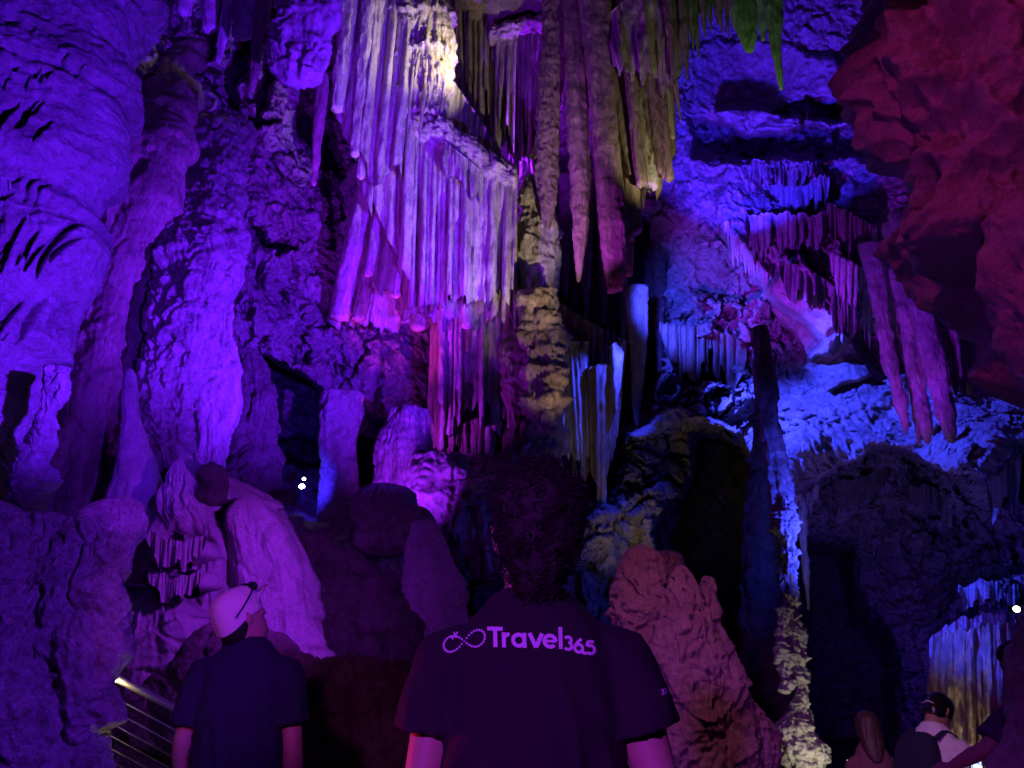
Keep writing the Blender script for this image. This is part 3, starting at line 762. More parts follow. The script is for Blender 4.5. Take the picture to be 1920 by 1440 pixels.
# front upper tier with stepped broken ends on its left
sheets = [([(668, -110), (700, -110), (740, -110), (790, -110)], [(624, 205), (662, 300), (700, 345), (752, 330)], 11.7, dict(cell=(10, 26), jag=46, seed=3, depth=0.28, bulge=0.15, thick=0.35)),
          ([(690, -110), (730, -110), (790, -60)], [(668, 330), (712, 430), (770, 500)], 12.1, dict(cell=(8, 26), jag=60, seed=4, depth=0.25, bulge=0.2, thick=0.3))]
S = []
for (x0, y0, x1, y1, w0, w1) in [(666, -90, 633, 212, 30, 24), (700, -90, 664, 296, 24, 16), (722, -90, 676, 338, 24, 12), (712, -90, 690, 180, 18, 12)]:
    S.append((x0, y0, x1, y1, w0, w1, 0.25, rnd.uniform(-0.35, -0.1)))
curtain("stepped_curtain", "stepped row of broad stalactites, broken short, on the main curtain's upper left", [M_pale], sheets, S, 11.6)
# convex flowstone boss with drip ribs, right silhouette at x=840
cap_ = spindle([(-160, 720, 815), (-60, 712, 822), (0, 706, 832), (60, 704, 842), (100, 706, 847), (135, 712, 849), (165, 722, 845), (200, 735, 835), (232, 752, 820)], 11.9, ratio=0.5, sq=2.4, nseg=240, step=2.5,
               flute=(0.10, 3.6), rough=((0.09, 1.6),), crag=(0.07, 4), drape=(0.10, 8, 0.9), cap=(0, .2), seed=12)
capo = stone("flowstone_boss", cap_, M_pale, "rounded pale flowstone boss with bright rib edges, top centre left", "flowstone", hangs=True)
for i in range(26):
    x = 700 + (i * 53 % 140) + rnd.uniform(-4, 4); yt = rnd.uniform(-20, 170); dx = abs(x - 772) / 75
    build("drip_rib", hang(x + 6, yt, x - 5, yt + rnd.uniform(50, 150), rnd.uniform(4, 7), 4, 11.9 - 0.42 + 0.32 * dx * dx, tip=0.8, seed=int(x), nseg=12, step=4), M_pale, parent=capo)
# sloping shoulder ledge with drapes
sh = spindle([(770, 212, 250), (800, 222, 268), (840, 240, 285), (880, 268, 312), (920, 298, 338), (950, 314, 352), (972, 320, 352)], 11.9, ratio=0.9, sq=2.2, nseg=90, step=3, axis='h',
             flute=(0, 1), rough=((0.12, 1.8),), crag=(0.13, 4), cap=(0.5, 0.5), seed=15)
sho = stone("sloping_ledge", sh, M_pale, "grey violet ledge sloping down to the right across the main curtain", "rock ledge", hangs=True)
build("fluted_sheet", sheet([(776, 235), (830, 260), (900, 305), (970, 338)], [(764, 575), (826, 590), (896, 570), (962, 560)], 12.0, cell=(5, 16), jag=34, seed=5, depth=0.12, bulge=0.12, thick=0.3), M_pale, parent=sho)
build("fluted_sheet", sheet([(832, 262), (860, 285), (900, 318)], [(828, 330), (862, 350), (900, 375)], 11.75, cell=(4, 9), jag=30, seed=6, depth=0.08, bulge=0.1, thick=0.2), M_pale, parent=sho)

# C4 fine curtain behind, between the boss and the brown stalactite
sheets = [([(838, -110), (900, -110), (990, -110), (1060, -110)], [(846, 262), (900, 290), (980, 320), (1040, 300)], 14.2, dict(cell=(4, 12), jag=80, seed=7, depth=0.14, bulge=0.35, thick=0.4, step=1.7)),
          ([(930, 66), (980, 62), (1050, 56)], [(926, 250), (975, 285), (1040, 270)], 13.4, dict(cell=(3.5, 9), jag=90, seed=8, depth=0.10, bulge=0.15, thick=0.3, step=1.6)),
          ([(842, -110), (880, -110), (930, -60)], [(850, 200), (885, 170), (922, 210)], 13.7, dict(cell=(3.5, 9), jag=80, seed=9, depth=0.10, bulge=0.15, thick=0.3, step=1.6))]
S = []
for i in range(26):
    x = 850 + i * 7.4 + rnd.uniform(-2, 2)
    S.append((x + 1, 60, x - 4 + i * 0.1, 285 + 40 * math.sin(i * 0.9) + rnd.uniform(-40, 45), 7, 5, 0.75, rnd.uniform(-0.3, 0.2)))
curtain("fine_curtain", "dense curtain of thin violet stalactites right of the pale boss at the top", [M_pale], sheets, S, 13.9, nseg=14)
lp = spindle([(915, 55, 80), (950, 48, 74), (1000, 44, 74), (1040, 36, 70), (1065, 30, 62)], 13.3, ratio=1.0, nseg=60, step=3, axis='h', rough=((0.1, 2.2),), crag=(0.12, 4), seed=16)
stone("small_ledge", lp, M_pale, "small crumpled ledge topping the right half of the fine curtain", "rock ledge", hangs=True)
# C5..C7 single long stalactites
def single(rows, Y, mat, label, seed, cap=(0, 0.3), fl=(0.025, 9), rg=((0.02, 3), (0.012, 12)), nseg=60, ratio=0.75, **kw):
    return stone("stalactite", spindle(rows, Y, ratio=ratio, nseg=nseg, step=3.5, flute=fl, rough=rg, seed=seed, cap=cap, **kw), mat, label, "stalactite", hangs=True)
single([(-40, 1020, 1072), (60, 1018, 1062), (140, 1012, 1056), (220, 1008, 1050), (300, 1002, 1046), (340, 1004, 1044), (380, 1012, 1041), (410, 1019, 1036), (432, 1025, 1031)], 12.4, M_brown,
       "rough brown stalactite with an orange pointed end left of the dark gap", 31, rg=((0.03, 3), (0.035, 14)))
single([(-40, 1052, 1100), (60, 1060, 1102), (160, 1063, 1100), (260, 1066, 1103), (340, 1071, 1105), (430, 1075, 1103), (480, 1078, 1094), (515, 1080, 1090), (530, 1082, 1087)], 12.0, M_brown,
       "long slim grey stalactite hanging alone in the dark gap at the centre", 32, tiers=[(y_, 0.015, 6) for y_ in range(150, 420, 26)])
single([(-40, 1080, 1150), (60, 1092, 1148), (160, 1104, 1150), (260, 1112, 1158), (340, 1118, 1166), (420, 1124, 1176), (480, 1131, 1177), (520, 1137, 1171), (548, 1141, 1167)], 11.8, M_brown,
       "longest stalactite of the centre with a blunt magenta lit end", 33, cap=(0, .08), sq=2.8, slant=0.25)
single([(60, 1150, 1170), (200, 1152, 1176), (350, 1158, 1184), (450, 1164, 1187), (520, 1170, 1185)], 12.3, M_brown, "plain stalactite close behind the longest centre one, on its right", 34, cap=(0, .08), sq=2.8)
# C8 right bundle
sheets = [([(1085, 40), (1130, 10), (1190, -40), (1262, -90)], [(1132, 420), (1180, 400), (1225, 350), (1268, 300)], 12.4, dict(cell=(7, 18), jag=60, seed=10, depth=0.2, bulge=0.2, thick=0.4)),
          ([(1120, 40), (1160, 0), (1210, -50), (1255, -90)], [(1172, 330), (1205, 320), (1240, 318), (1266, 250)], 12.0, dict(cell=(8, 20), jag=50, seed=11, depth=0.2, bulge=0.15, thick=0.3)),
          ([(1130, 36), (1170, 0), (1230, -50), (1270, -90)], [(1150, 150), (1190, 170), (1240, 160), (1280, 150)], 11.8, dict(cell=(5, 12), jag=60, seed=12, depth=0.12, bulge=0.15, thick=0.3))]
S = []
for (x1, y1, w1, tip) in [(1190, 445, 28, 0), (1203, 352, 18, 0), (1222, 356, 22, 0), (1240, 332, 20, 0), (1256, 342, 14, 0), (1262, 262, 15, .6), (1278, 236, 12, 1), (1166, 400, 15, 0.1), (1150, 420, 14, 0.4), (1172, 140, 12, .8), (1130, 180, 14, .6)]:
    x0 = 1085 + (x1 - 1130) * 1.0
    S.append((min(x0, 1262), -60 if x1 > 1200 else -20, x1, y1, w1 * 0.9, w1, tip, -0.3 + rnd.uniform(-.15, .15)))
curtain("fanned_curtain", "fan of ribbed stalactites with purple lit edges right of the centre gap", [M_brown, M_brown, M_pale], sheets, S, 12.2)
body = None
# roof mass those hang from
rf = spindle([(830, -300, 40), (900, -300, 30), (1000, -300, 36), (1050, -300, 46), (1110, -300, 70), (1150, -300, 40), (1250, -300, -5), (1400, -300, -20), (1500, -300, -30)], 13.4, ratio=0.35, nseg=90, step=6, axis='h', rough=((0.2, 1.2), (0.08, 4)), seed=17, cap=(0.3, 0.3))
stone("roof_bulge", rf, M_wall, "dark red brown roof bulge at the very top, above the long centre stalactites", "rock mass", hangs=True)
# C9: short roof stalactites and the green ones
GR = "small roof stalactites at the top right of the centre"
for i, (x1, y1, w1) in enumerate([(1288, 148, 14), (1300, 92, 11), (1309, 112, 9), (1322, 72, 12), (1334, 60, 9), (1346, 48, 11), (1354, 66, 10), (1276, 100, 13), (1366, 75, 7), (1262, 140, 14)]):
    stone("stalactite", hang(x1 - 12, -90, x1, y1, w1 * 1.8, w1, 11.4 + (i % 3) * 0.25, tip=0.9, seed=50 + i, nseg=20, step=4), M_brown, "thin pointed roof stalactite left of the green ones, with a purple edge", "stalactite", group=GR, hangs=True)
single([(-90, 1352, 1410), (-20, 1362, 1414), (30, 1370, 1420), (60, 1382, 1419), (85, 1392, 1416), (100, 1400, 1412)], 10.6, M_pale, "broad leaf shaped green stalactite at the top edge", 41, ratio=0.4)
single([(-90, 1428, 1470), (-10, 1432, 1468), (40, 1438, 1466), (90, 1448, 1463), (140, 1456, 1468), (170, 1462, 1468)], 10.4, M_pale, "long pointed green stalactite at the top edge, right of the leaf shaped one", 42)
single([(-90, 1408, 1436), (0, 1418, 1440), (50, 1424, 1436), (78, 1428, 1434)], 10.8, M_pale, "small green and purple stalactite between the leaf shaped and long green ones", 43)

# ---- D: lower curtain below the main one
sheets = [([(815, 520), (870, 520), (985, 500)], [(803, 835), (880, 868), (975, 850)], Yc + 0.75, dict(cell=(6, 18), jag=50, seed=13, depth=0.22, bulge=0.15, thick=0.4)),
          ([(826, 540), (880, 540), (970, 540)], [(820, 800), (880, 830), (962, 800)], Yc + 0.45, dict(cell=(6, 20), jag=90, seed=14, depth=0.2, bulge=0.1, thick=0.3))]
S = [(x + 10, 560, x, yb, w_, w_ * .9, 0.25, dy) for x, yb, w_, dy in ((806, 800, 10, 0.3), (828, 845, 9, 0.1), (862, 790, 9, -0.05), (888, 870, 12, 0.2), (915, 852, 12, 0.1), (946, 860, 9, 0.1), (958, 790, 10, 0.0), (842, 640, 8, -.1), (876, 660, 8, -.2))]
curtain("lower_curtain", "lower dark ribbed curtain with glowing magenta edges beneath the main curtain", [M_brown, M_pale, M_brown], sheets, S, Yc + 0.4)
col("flow_neck", [(330, 985, 1000), (390, 985, 1030), (430, 982, 1042), (480, 978, 1044), (530, 976, 1040), (570, 980, 1030)], 12.9, M_pale, "pale draped neck of stone above the tiered column, yellow lit edge", cat="flowstone", seed=13, fl=(0.08, 4.5), rg=((0.08, 2), (0.03, 7)), hangs=True)
col("tiered_column", [(545, 990, 1030), (562, 984, 1038), (590, 982, 1040), (615, 988, 1042), (650, 990, 1046), (700, 992, 1050), (750, 996, 1050), (800, 998, 1048), (850, 1000, 1046), (950, 1004, 1044), (1100, 1000, 1050)], 12.2, M_brown,
    "bulging tiered column lit warm, right of the lower curtain above the hair", seed=14, fl=(0.06, 5), rg=((0.08, 1.6), (0.04, 5), (.02, 12)), nseg=110,
    drape=(0.06, 7, 1.5), tiers=[(572, 0.12, 14), (606, 0.10, 10), (640, 0.14, 18), (668, 0.08, 9), (700, 0.12, 14), (722, .1, 10), (762, 0.14, 14), (812, 0.12, 12), (850, .12, 12)])
col("ribbed_pilaster", [(540, 948, 985), (600, 950, 990), (700, 952, 996), (800, 955, 1002), (900, 955, 1005), (1000, 955, 1005)], 12.7, M_brown, "narrow ribbed stone band between the lower curtain and the tiered column", seed=15, fl=(0.08, 5), nseg=70, ratio=.6)
# foot of the curtain: purple lit rubble and drips
col("curtain_foot", [(850, 800, 850), (880, 795, 870), (920, 790, 880), (960, 785, 870), (1010, 775, 850), (1100, 770, 860)], 11.3, M_pale, "bright purple crumpled mound at the foot of the lower curtain", cat="flowstone", seed=16, fl=(0.14, 3), rg=((0.2, 1.4), (0.08, 4), (0.03, 9)), nseg=120)

# ---- E: blue drapes in the dark gap
sheets = [([(1044, 625), (1070, 640), (1104, 640)], [(1044, 820), (1085, 890), (1108, 880)], 13.7, dict(cell=(6, 14), jag=60, seed=15, depth=0.2, bulge=0.1, thick=0.3)),
          ([(1100, 690), (1130, 680), (1164, 690)], [(1104, 890), (1130, 948), (1150, 860)], 13.5, dict(cell=(6, 14), jag=40, seed=16, depth=0.2, bulge=0.1, thick=0.3)),
          ([(1142, 650), (1155, 640), (1170, 660)], [(1146, 760), (1156, 770), (1164, 740)], 13.4, dict(cell=(6, 12), jag=30, seed=17, depth=0.15, bulge=0.1, thick=0.3))]
sheets.append(([(1040, 560), (1100, 600), (1176, 640)], [(1040, 860), (1100, 890), (1158, 850)], 14.3, dict(cell=(6, 16), jag=70, seed=18, depth=0.25, bulge=0.2, thick=0.3)))
S = [(1046, 640, 1050, 800, 10, 8, .3, 0), (1090, 650, 1094, 905, 12, 9, .2, -.1), (1126, 690, 1128, 958, 16, 14, .0, -.2), (1160, 640, 1158, 730, 12, 8, .5, -.2)]
curtain("blue_curtain", "deep blue edged stone drapes right of the tiered column", [M_pale, M_brown], sheets, S, 13.6)
single([(540, 1170, 1215), (600, 1178, 1214), (660, 1182, 1211), (720, 1184, 1204), (770, 1188, 1199), (800, 1192, 1196)], 14.4, M_brown, "tapering stalactite with a blue right face hanging in the dark gap", 35)
GRP = "dim stalactites deep in the central gap"
for i, (x1, y1, w1) in enumerate([(1060, 560, 16), (1078, 640, 14), (1098, 600, 18), (1116, 650, 12), (1132, 610, 16), (1150, 640, 14), (1168, 660, 14), (1220, 640, 18), (1236, 700, 16)]):
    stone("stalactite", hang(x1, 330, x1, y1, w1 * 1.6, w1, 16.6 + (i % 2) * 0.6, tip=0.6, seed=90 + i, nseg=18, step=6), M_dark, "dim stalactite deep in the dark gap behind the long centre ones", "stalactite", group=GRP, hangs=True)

# ---- F: big hanging tusks on the right
def tusk(rows, Y, lab, seed, mat=M_pale): return single(rows, Y, mat, lab, seed, fl=(0.02, 6), rg=((0.03, 2.2), (0.015, 9)), sq=2.3, smoothn=2)
tusk([(460, 1610, 1650), (560, 1636, 1664), (620, 1648, 1672), (680, 1656, 1682), (740, 1676, 1695), (800, 1692, 1703), (815, 1697, 1702)], 8.2, "leftmost purple tusk of the big hanging group on the right", 51)
tusk([(440, 1640, 1668), (520, 1662, 1684), (600, 1680, 1700), (680, 1697, 1714), (760, 1710, 1724), (835, 1720, 1725)], 8.35, "thin second tusk squeezed beside the leftmost purple one", 52)
tusk([(420, 1655, 1690), (520, 1672, 1700), (600, 1690, 1716), (700, 1706, 1730), (780, 1720, 1745), (815, 1730, 1746), (834, 1738, 1743)], 8.1, "third tusk from the left in the big hanging group", 53)
tusk([(400, 1668, 1720), (480, 1692, 1728), (560, 1704, 1752), (640, 1722, 1766), (700, 1736, 1778), (760, 1752, 1788), (810, 1770, 1792), (832, 1780, 1792)], 7.8, "largest tusk of the group, purple left face and maroon right", 54)
tusk([(480, 1735, 1775), (590, 1752, 1786), (640, 1762, 1796), (700, 1776, 1800), (730, 1784, 1797), (744, 1790, 1794)], 7.9, "short purple tusk right of the largest one", 55)
for i, (x0, x1, y1, w1) in enumerate([(1778, 1806, 738, 22), (1800, 1818, 742, 16), (1812, 1826, 718, 18), (1826, 1834, 716, 12)]):
    stone("stalactite", hang(x0, 480, x1, y1, w1 * 1.4, w1, 8.0 + 0.1 * i, tip=0.6, seed=56 + i, nseg=26, step=4), M_pale, "dull maroon stalactite, pressed in the row right of the purple tusks", "stalactite", group="maroon stalactites beside the tusks", hangs=True)

# ---- G: red overhang on the right, near
def gr_red(P):
    Wv = np.stack([fbm(P * 0.9, 2, 31), fbm(P * 0.9, 2, 32), fbm(P * 0.9, 2, 33)], -1)
    a = P[..., 0] * 0.75 + P[..., 2] * 0.66; b = -P[..., 0] * 0.66 + P[..., 2] * 0.75
    Q = np.stack([a, P[..., 1] * 0.6, b * 0.55], -1) + 0.30 * Wv
    f1, f2, cid = cells(Q * 2.3, 8)
    up_ = sstep(3.9, 4.7, P[..., 2])
    g1, g2, c2 = cells((P + 0.15 * Wv) * 5.5, 12)
    return (0.14 + 0.42 * up_) * (f1 - 0.5) - 0.55 * up_ * sstep(0.50, 0.15, f1) * (cid > 0.62) + 0.16 * (g1 - 0.45) * (0.4 + up_) + 0.05 * ridged(P * 3 + Wv, 5, 22, 0.6) - 0.03 * sstep(0.30, 0.10, cells((P + 0.2 * Wv) * 9.0, 9)[0]) - 0.06
g = Geo()
kw = dict(ratio=0.42, sq=2.2, flute=(0, 1), seed=23, cap=(0.1, 0.25), groove=gr_red, smoothn=1)
g.add(*spindle([(-700, 1500, 3400), (-300, 1560, 3300), (-60, 1648, 3200), (0, 1640, 3200), (50, 1624, 3100), (95, 1616, 3100), (130, 1632, 3000), (170, 1640, 3000), (210, 1661, 2900), (260, 1684, 2900), (320, 1695, 2800), (370, 1704, 2800), (400, 1694, 2800), (430, 1690, 2700), (460, 1698, 2600), (485, 1730, 2500), (500, 1780, 2400)],
      4.4, nseg=760, step=3, rough=((0.16, 0.8),), **kw))
kw.update(seed=24, cap=(0.1, 0.4))
g.add(*spindle([(380, 1720, 2500), (470, 1716, 2500), (520, 1732, 2500), (560, 1756, 2500), (590, 1782, 2500), (620, 1838, 2500), (680, 1852, 2500), (720, 1868, 2500), (760, 1900, 2500), (800, 1930, 2500)], 5.2, nseg=500, step=3, rough=((0.12, 1.2), (0.05, 4)), **kw))
kw.update(seed=25, cap=(0.8, 0.4))
g.add(*spindle([(250, 1935, 2300), (290, 1900, 2400), (340, 1868, 2500), (390, 1848, 2600), (440, 1834, 2600), (480, 1834, 2600), (520, 1850, 2600), (560, 1868, 2600), (600, 1886, 2600), (650, 1906, 2600), (700, 1926, 2600), (780, 1960, 2600)], 3.9, nseg=460, step=3, rough=((0.10, 1.2), (0.03, 4)), **kw))
V, F = g.cat()
stone("overhanging_rock", (V, F), M_red, "massive red lit overhanging rock with hollows, filling the upper right corner", "rock mass", hangs=True)
G2 = spindle([(1100, 1925, 2100), (1150, 1905, 2200), (1190, 1888, 2300), (1230, 1882, 2300), (1300, 1886, 2300), (1380, 1878, 2300), (1460, 1870, 2300), (1700, 1850, 2300)], 3.6, ratio=0.4, nseg=120, step=5, rough=((0.12, 1.2), (0.05, 4), (.015, 12)), seed=24)
stone("red_boulder", G2, M_red, "dark red rock at the lower right edge of the view", "boulder")

# ---- I: slender drip column on the right and its dark trunk
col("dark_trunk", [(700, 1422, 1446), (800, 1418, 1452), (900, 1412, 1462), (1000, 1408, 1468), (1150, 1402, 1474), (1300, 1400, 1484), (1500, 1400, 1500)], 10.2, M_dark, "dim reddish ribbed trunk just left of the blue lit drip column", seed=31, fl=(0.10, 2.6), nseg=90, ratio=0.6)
col("column_stem", [(610, 1418, 1432), (640, 1416, 1438), (700, 1420, 1446), (800, 1432, 1460), (860, 1440, 1470), (920, 1450, 1480), (960, 1456, 1482)], 8.2, M_pale, "blue edged upper shaft leading down to the lumpy drip column", seed=32, fl=(0.05, 7), nseg=60, rg=((0.04, 2),), crag=(0.03, 7))
col("drip_column", [(930, 1458, 1484), (960, 1461, 1487), (1000, 1462, 1486), (1040, 1464, 1490), (1080, 1464, 1488), (1110, 1468, 1492), (1140, 1476, 1494), (1165, 1484, 1500), (1190, 1480, 1506), (1225, 1484, 1508), (1260, 1490, 1512), (1290, 1492, 1514), (1320, 1486, 1516),
                    (1345, 1476, 1516), (1375, 1470, 1522), (1400, 1468, 1526), (1425, 1472, 1528), (1450, 1480, 1532), (1600, 1470, 1545)], 7.6, M_pale,
    "slender lumpy drip column, blue above and cream at its swollen foot", seed=33, fl=(0.03, 12), rg=((0.07, 3.0), (0.03, 9), (0.012, 22)), nseg=150, step=1.8, smoothn=1, crag=(0.045, 9),
    tiers=[(y_ + 5 * math.sin(y_ * 1.3), a_ * 0.38, w_ * 1.3) for y_, a_, w_ in ((962, .03, 8), (1002, .05, 12), (1048, .03, 8), (1062, .05, 10), (1098, .06, 14), (1135, .03, 8), (1152, .05, 10), (1180, .06, 12), (1215, .05, 9), (1236, .05, 10), (1262, .07, 12), (1296, .05, 9), (1322, .05, 8), (1340, .06, 8), (1366, .09, 9), (1398, .10, 12), (1430, .09, 12))], drape=(0.03, 16, 3.2))
GRD = "broken drip lumps clinging left of the drip column"
for i, (x0, y0, x1, y1, w0, w1) in enumerate([(1472, 1135, 1462, 1205, 22, 10), (1468, 1200, 1456, 1246, 22, 6), (1480, 1222, 1470, 1276, 30, 14), (1480, 1272, 1474, 1302, 24, 12)]):
    stone("drip_lump", spindle(hang_rows(x0, y0, x1, y1, w0, w1, 0.5, 0.2), 7.55, nseg=60, step=1.6, ratio=0.9, flute=(0.02, 14), rough=((0.03, 6), (0.02, 16)), crag=(0.03, 10), cap=(0.5, 0.5), seed=120 + i), M_pale, ["curled drip lump highest on the left of the drip column", "little ragged drip lump under the curled one beside the drip column",
          "cream claw shaped drip lump left of the drip column", "lowest small drip lump beside the drip column, over its foot"][i], "dripstone", group=GRD, hangs=True)
single([(940, 1496, 1512), (1000, 1500, 1512), (1080, 1508, 1517), (1145, 1514, 1518)], 9.0, M_brown, "thin pointed grey stalactite right of the blue drip column", 61)

# ---- J: pitted rose stalagmite in front
def pits(P):
    Wv = 0.12 * np.stack([perlin(P * 4, 1), perlin(P * 4, 2), perlin(P * 4, 3)], -1)
    f1, f2, cid = cells((P + Wv) * np.array([17, 12, 9.0]), 5)
    b = sstep(-0.30, 0.10, fbm(P * 2.0, 2, 33))
    f3, f4, c2 = cells((P + Wv) * np.array([7, 5, 2.6]), 6)
    return -0.05 * (1 - sstep(0.12, 0.40, f1)) * b * (cid > 0.3) - 0.02 * (1 - sstep(0, 0.22, f4 - f3)) * b + 0.03 * ridged(P * np.array([5, 5, 1.2]) + Wv * 4, 3, 6)
def massj(rows, Y, seed, ratio=0.6): return spindle(rows, Y, ratio=ratio, sq=2.1, nseg=340, step=2.2, flute=(0.02, 4), rough=((0.09, 1.6), (0.012, 14)), crag=(0.04, 4.5), drape=(0.02, 9, 2.2), seed=seed, cap=(0.8, 0.0), groove=pits, smoothn=2)
g = Geo()
g.add(*massj([(1022, 1190, 1212), (1034, 1174, 1226), (1060, 1168, 1236), (1110, 1166, 1244), (1200, 1162, 1300), (1300, 1165, 1340), (1500, 1160, 1380), (1750, 1150, 1420)], 5.4, 41))
g.add(*massj([(1060, 1270, 1284), (1078, 1260, 1296), (1110, 1250, 1306), (1170, 1240, 1325), (1260, 1225, 1370), (1400, 1220, 1430), (1600, 1220, 1460), (1750, 1220, 1480)], 5.15, 42))
g.add(*massj([(1080, 1316, 1332), (1092, 1308, 1340), (1120, 1302, 1344), (1160, 1294, 1352), (1230, 1290, 1384), (1300, 1300, 1412), (1360, 1310, 1434), (1420, 1320, 1456), (1500, 1330, 1476), (1750, 1330, 1500)], 5.3, 43))
g.add(*massj([(1032, 1240, 1252), (1045, 1236, 1260), (1080, 1232, 1268), (1150, 1230, 1275), (1300, 1230, 1275)], 5.8, 44))
stone("pitted_stalagmite", g.cat(), M_red, "rose lit pitted stalagmite with several rounded peaks beside the printed shirt", "stalagmite")

# ---- K: smooth purple mound left behind the cap man
def hollow(P):
    q = 0
    for hx, hy, wx_, wz_ in ((312, 1022, 0.17, 0.13), (300, 1085, 0.12, 0.10), (352, 1020, 0.12, 0.08), (330, 1090, 0.16, 0.08)):
        c = at(np.array(float(hx)), np.array(float(hy)), 6.7); d = P - c
        q = np.maximum(q, np.exp(-(d[..., 0] / wx_) ** 4 - (d[..., 2] / wz_) ** 4))
    return -0.35 * q
def massk(rows, Y, seed, ratio=0.5, fl=(0.06, 2.0)): return spindle(rows, Y, ratio=ratio, sq=2.1, nseg=220, step=3.5, flute=fl, rough=((0.16, 0.9),), crag=(0.06, 2.2), drape=(0.07, 5, 0.8), groove=hollow, seed=seed, cap=(0.6, 0.0), smoothn=2)
g = Geo()
g.add(*massk([(846, 338, 352), (862, 328, 366), (890, 312, 420), (915, 300, 462), (945, 296, 500), (975, 292, 530), (1010, 288, 556), (1050, 280, 572), (1100, 270, 580), (1180, 262, 590), (1260, 250, 600), (1500, 240, 620), (1750, 240, 640)], 7.4, 46))
g.add(*massk([(1098, 286, 302), (1112, 272, 320), (1140, 255, 345), (1180, 240, 370), (1230, 226, 390), (1290, 215, 400), (1500, 200, 420)], 6.9, 47))
g.add(*massk([(930, 455, 480), (950, 440, 500), (985, 430, 528), (1020, 430, 552), (1060, 440, 572), (1120, 450, 582), (1200, 455, 592), (1400, 460, 610)], 6.95, 49))
g.add(*massk([(862, 322, 348), (900, 308, 372), (960, 300, 400), (1040, 330, 430), (1150, 360, 450), (1300, 370, 470)], 7.05, 50))
stone("flowstone_mound", g.cat(), M_smooth, "glossy bright purple flowstone mound behind the man in the cap", "flowstone")
kb = spindle([(866, 385, 410), (876, 376, 420), (895, 371, 424), (918, 370, 425), (938, 375, 420), (950, 385, 408)], 7.0, ratio=1.0, nseg=80, step=2, rough=((0.06, 2.5), (0.02, 8)), seed=48, cap=(0.9, 0.9))
stone("round_boulder", kb, M_dark, "round dark boulder resting on the crest of the purple mound", "boulder")
for k_, (ln_, yl, lab) in enumerate([([(278, 990), (305, 1008), (345, 1014), (388, 1002)], 52, "hanging drip fringe over a dark hollow in the left of the purple mound"),
                                     ([(280, 1066), (320, 1078), (352, 1078), (384, 1062)], 46, "second lower drip fringe across the hollow of the purple mound")]):
    L0 = np.array(ln_, float)
    V, F = sheet(L0, L0 + np.array([-3, yl]), 6.72, cell=(4, 11), jag=34, seed=51 + k_, depth=0.05, bulge=0.10, thick=0.12, fine=0.012, step=1.2, tstep=2.5, yoff=0.04, jag2=5, ragged=5, dYb=-0.1)
    build("drip_fringe", (V, F), M_smooth, origin=top_origin((V, F)), label=lab, cat="dripstone fringe")

# ---- N: dim rocks in the lower middle
col("drippy_boulder", [(905, 700, 740), (915, 690, 756), (940, 678, 762), (980, 668, 766), (1020, 664, 770), (1045, 670, 768)], 9.3, M_wall, "purple boulder streaked with drips below the fluted stump", cat="boulder", seed=51, fl=(0.07, 5), rg=((0.1, 1.5), (0.04, 5)), cap=(.7, .5))
col("squat_boulder", [(945, 755, 785), (958, 746, 792), (985, 742, 795), (1015, 742, 792), (1035, 748, 786)], 9.1, M_wall, "squat dark boulder right of the drip streaked one", cat="boulder", seed=52, rg=((0.1, 1.5), (0.04, 5)), cap=(.7, .5))
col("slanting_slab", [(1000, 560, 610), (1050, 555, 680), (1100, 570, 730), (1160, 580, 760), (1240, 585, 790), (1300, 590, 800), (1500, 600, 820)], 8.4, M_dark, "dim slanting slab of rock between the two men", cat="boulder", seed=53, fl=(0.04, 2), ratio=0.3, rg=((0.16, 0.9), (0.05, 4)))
col("flow_ramp", [(975, 780, 812), (1010, 768, 835), (1060, 760, 856), (1120, 745, 875), (1180, 735, 890), (1260, 725, 900), (1500, 710, 920)], 8.6, M_smooth, "smooth violet ramp of flowstone seen left of the printed shirt's shoulder", cat="flowstone", seed=54, fl=(0.03, 2), ratio=0.3, rg=((0.08, 1.2),), crag=(0.07, 3))

# ---- L: near rock at the lower left, camera side
def gl(P):
    q = ridged(np.stack([P[..., 0] * 9 + P[..., 2] * 3, P[..., 1] * 5, P[..., 2] * 3.0 + 0.4 * P[..., 0]], -1), 3, 55)
    return 0.055 * q * sstep(1.75, 1.45, P[..., 2] + 0.1 * perlin(P * 3, 2)) + 0.012 * ridged(P * 6, 3, 57)
def massl(rows, Y, seed): return spindle(rows, Y, ratio=0.5, sq=2.2, nseg=260, step=3.5, rough=((0.07, 1.8),), crag=(0.055, 5), seed=seed, cap=(0.6, 0.0), smoothn=1, groove=gl)
g = Geo()
g.add(*massl([(930, 200, 262), (950, 168, 273), (975, 145, 277), (1000, 130, 275), (1040, 100, 258), (1070, 70, 245), (1100, 40, 230), (1150, 20, 218), (1220, 0, 206), (1280, -20, 190), (1350, -40, 184), (1400, -60, 168), (1440, -80, 164), (1550, -100, 150), (1750, -100, 140)], 2.9, 61))
g.add(*massl([(958, 70, 96), (970, 56, 110), (1000, 48, 115), (1050, 44, 120), (1150, 30, 130), (1300, 20, 140)], 2.85, 62))
g.add(*massl([(935, -60, 20), (970, -90, 38), (1040, -120, 44), (1120, -150, 48), (1200, -180, 52), (1300, -200, 60), (1500, -250, 100), (1750, -250, 120)], 2.75, 63))
stone("forked_rock", g.cat(), M_near, "gnarled blue violet rock with forked top at the lower left, before the railing", "rock mass")

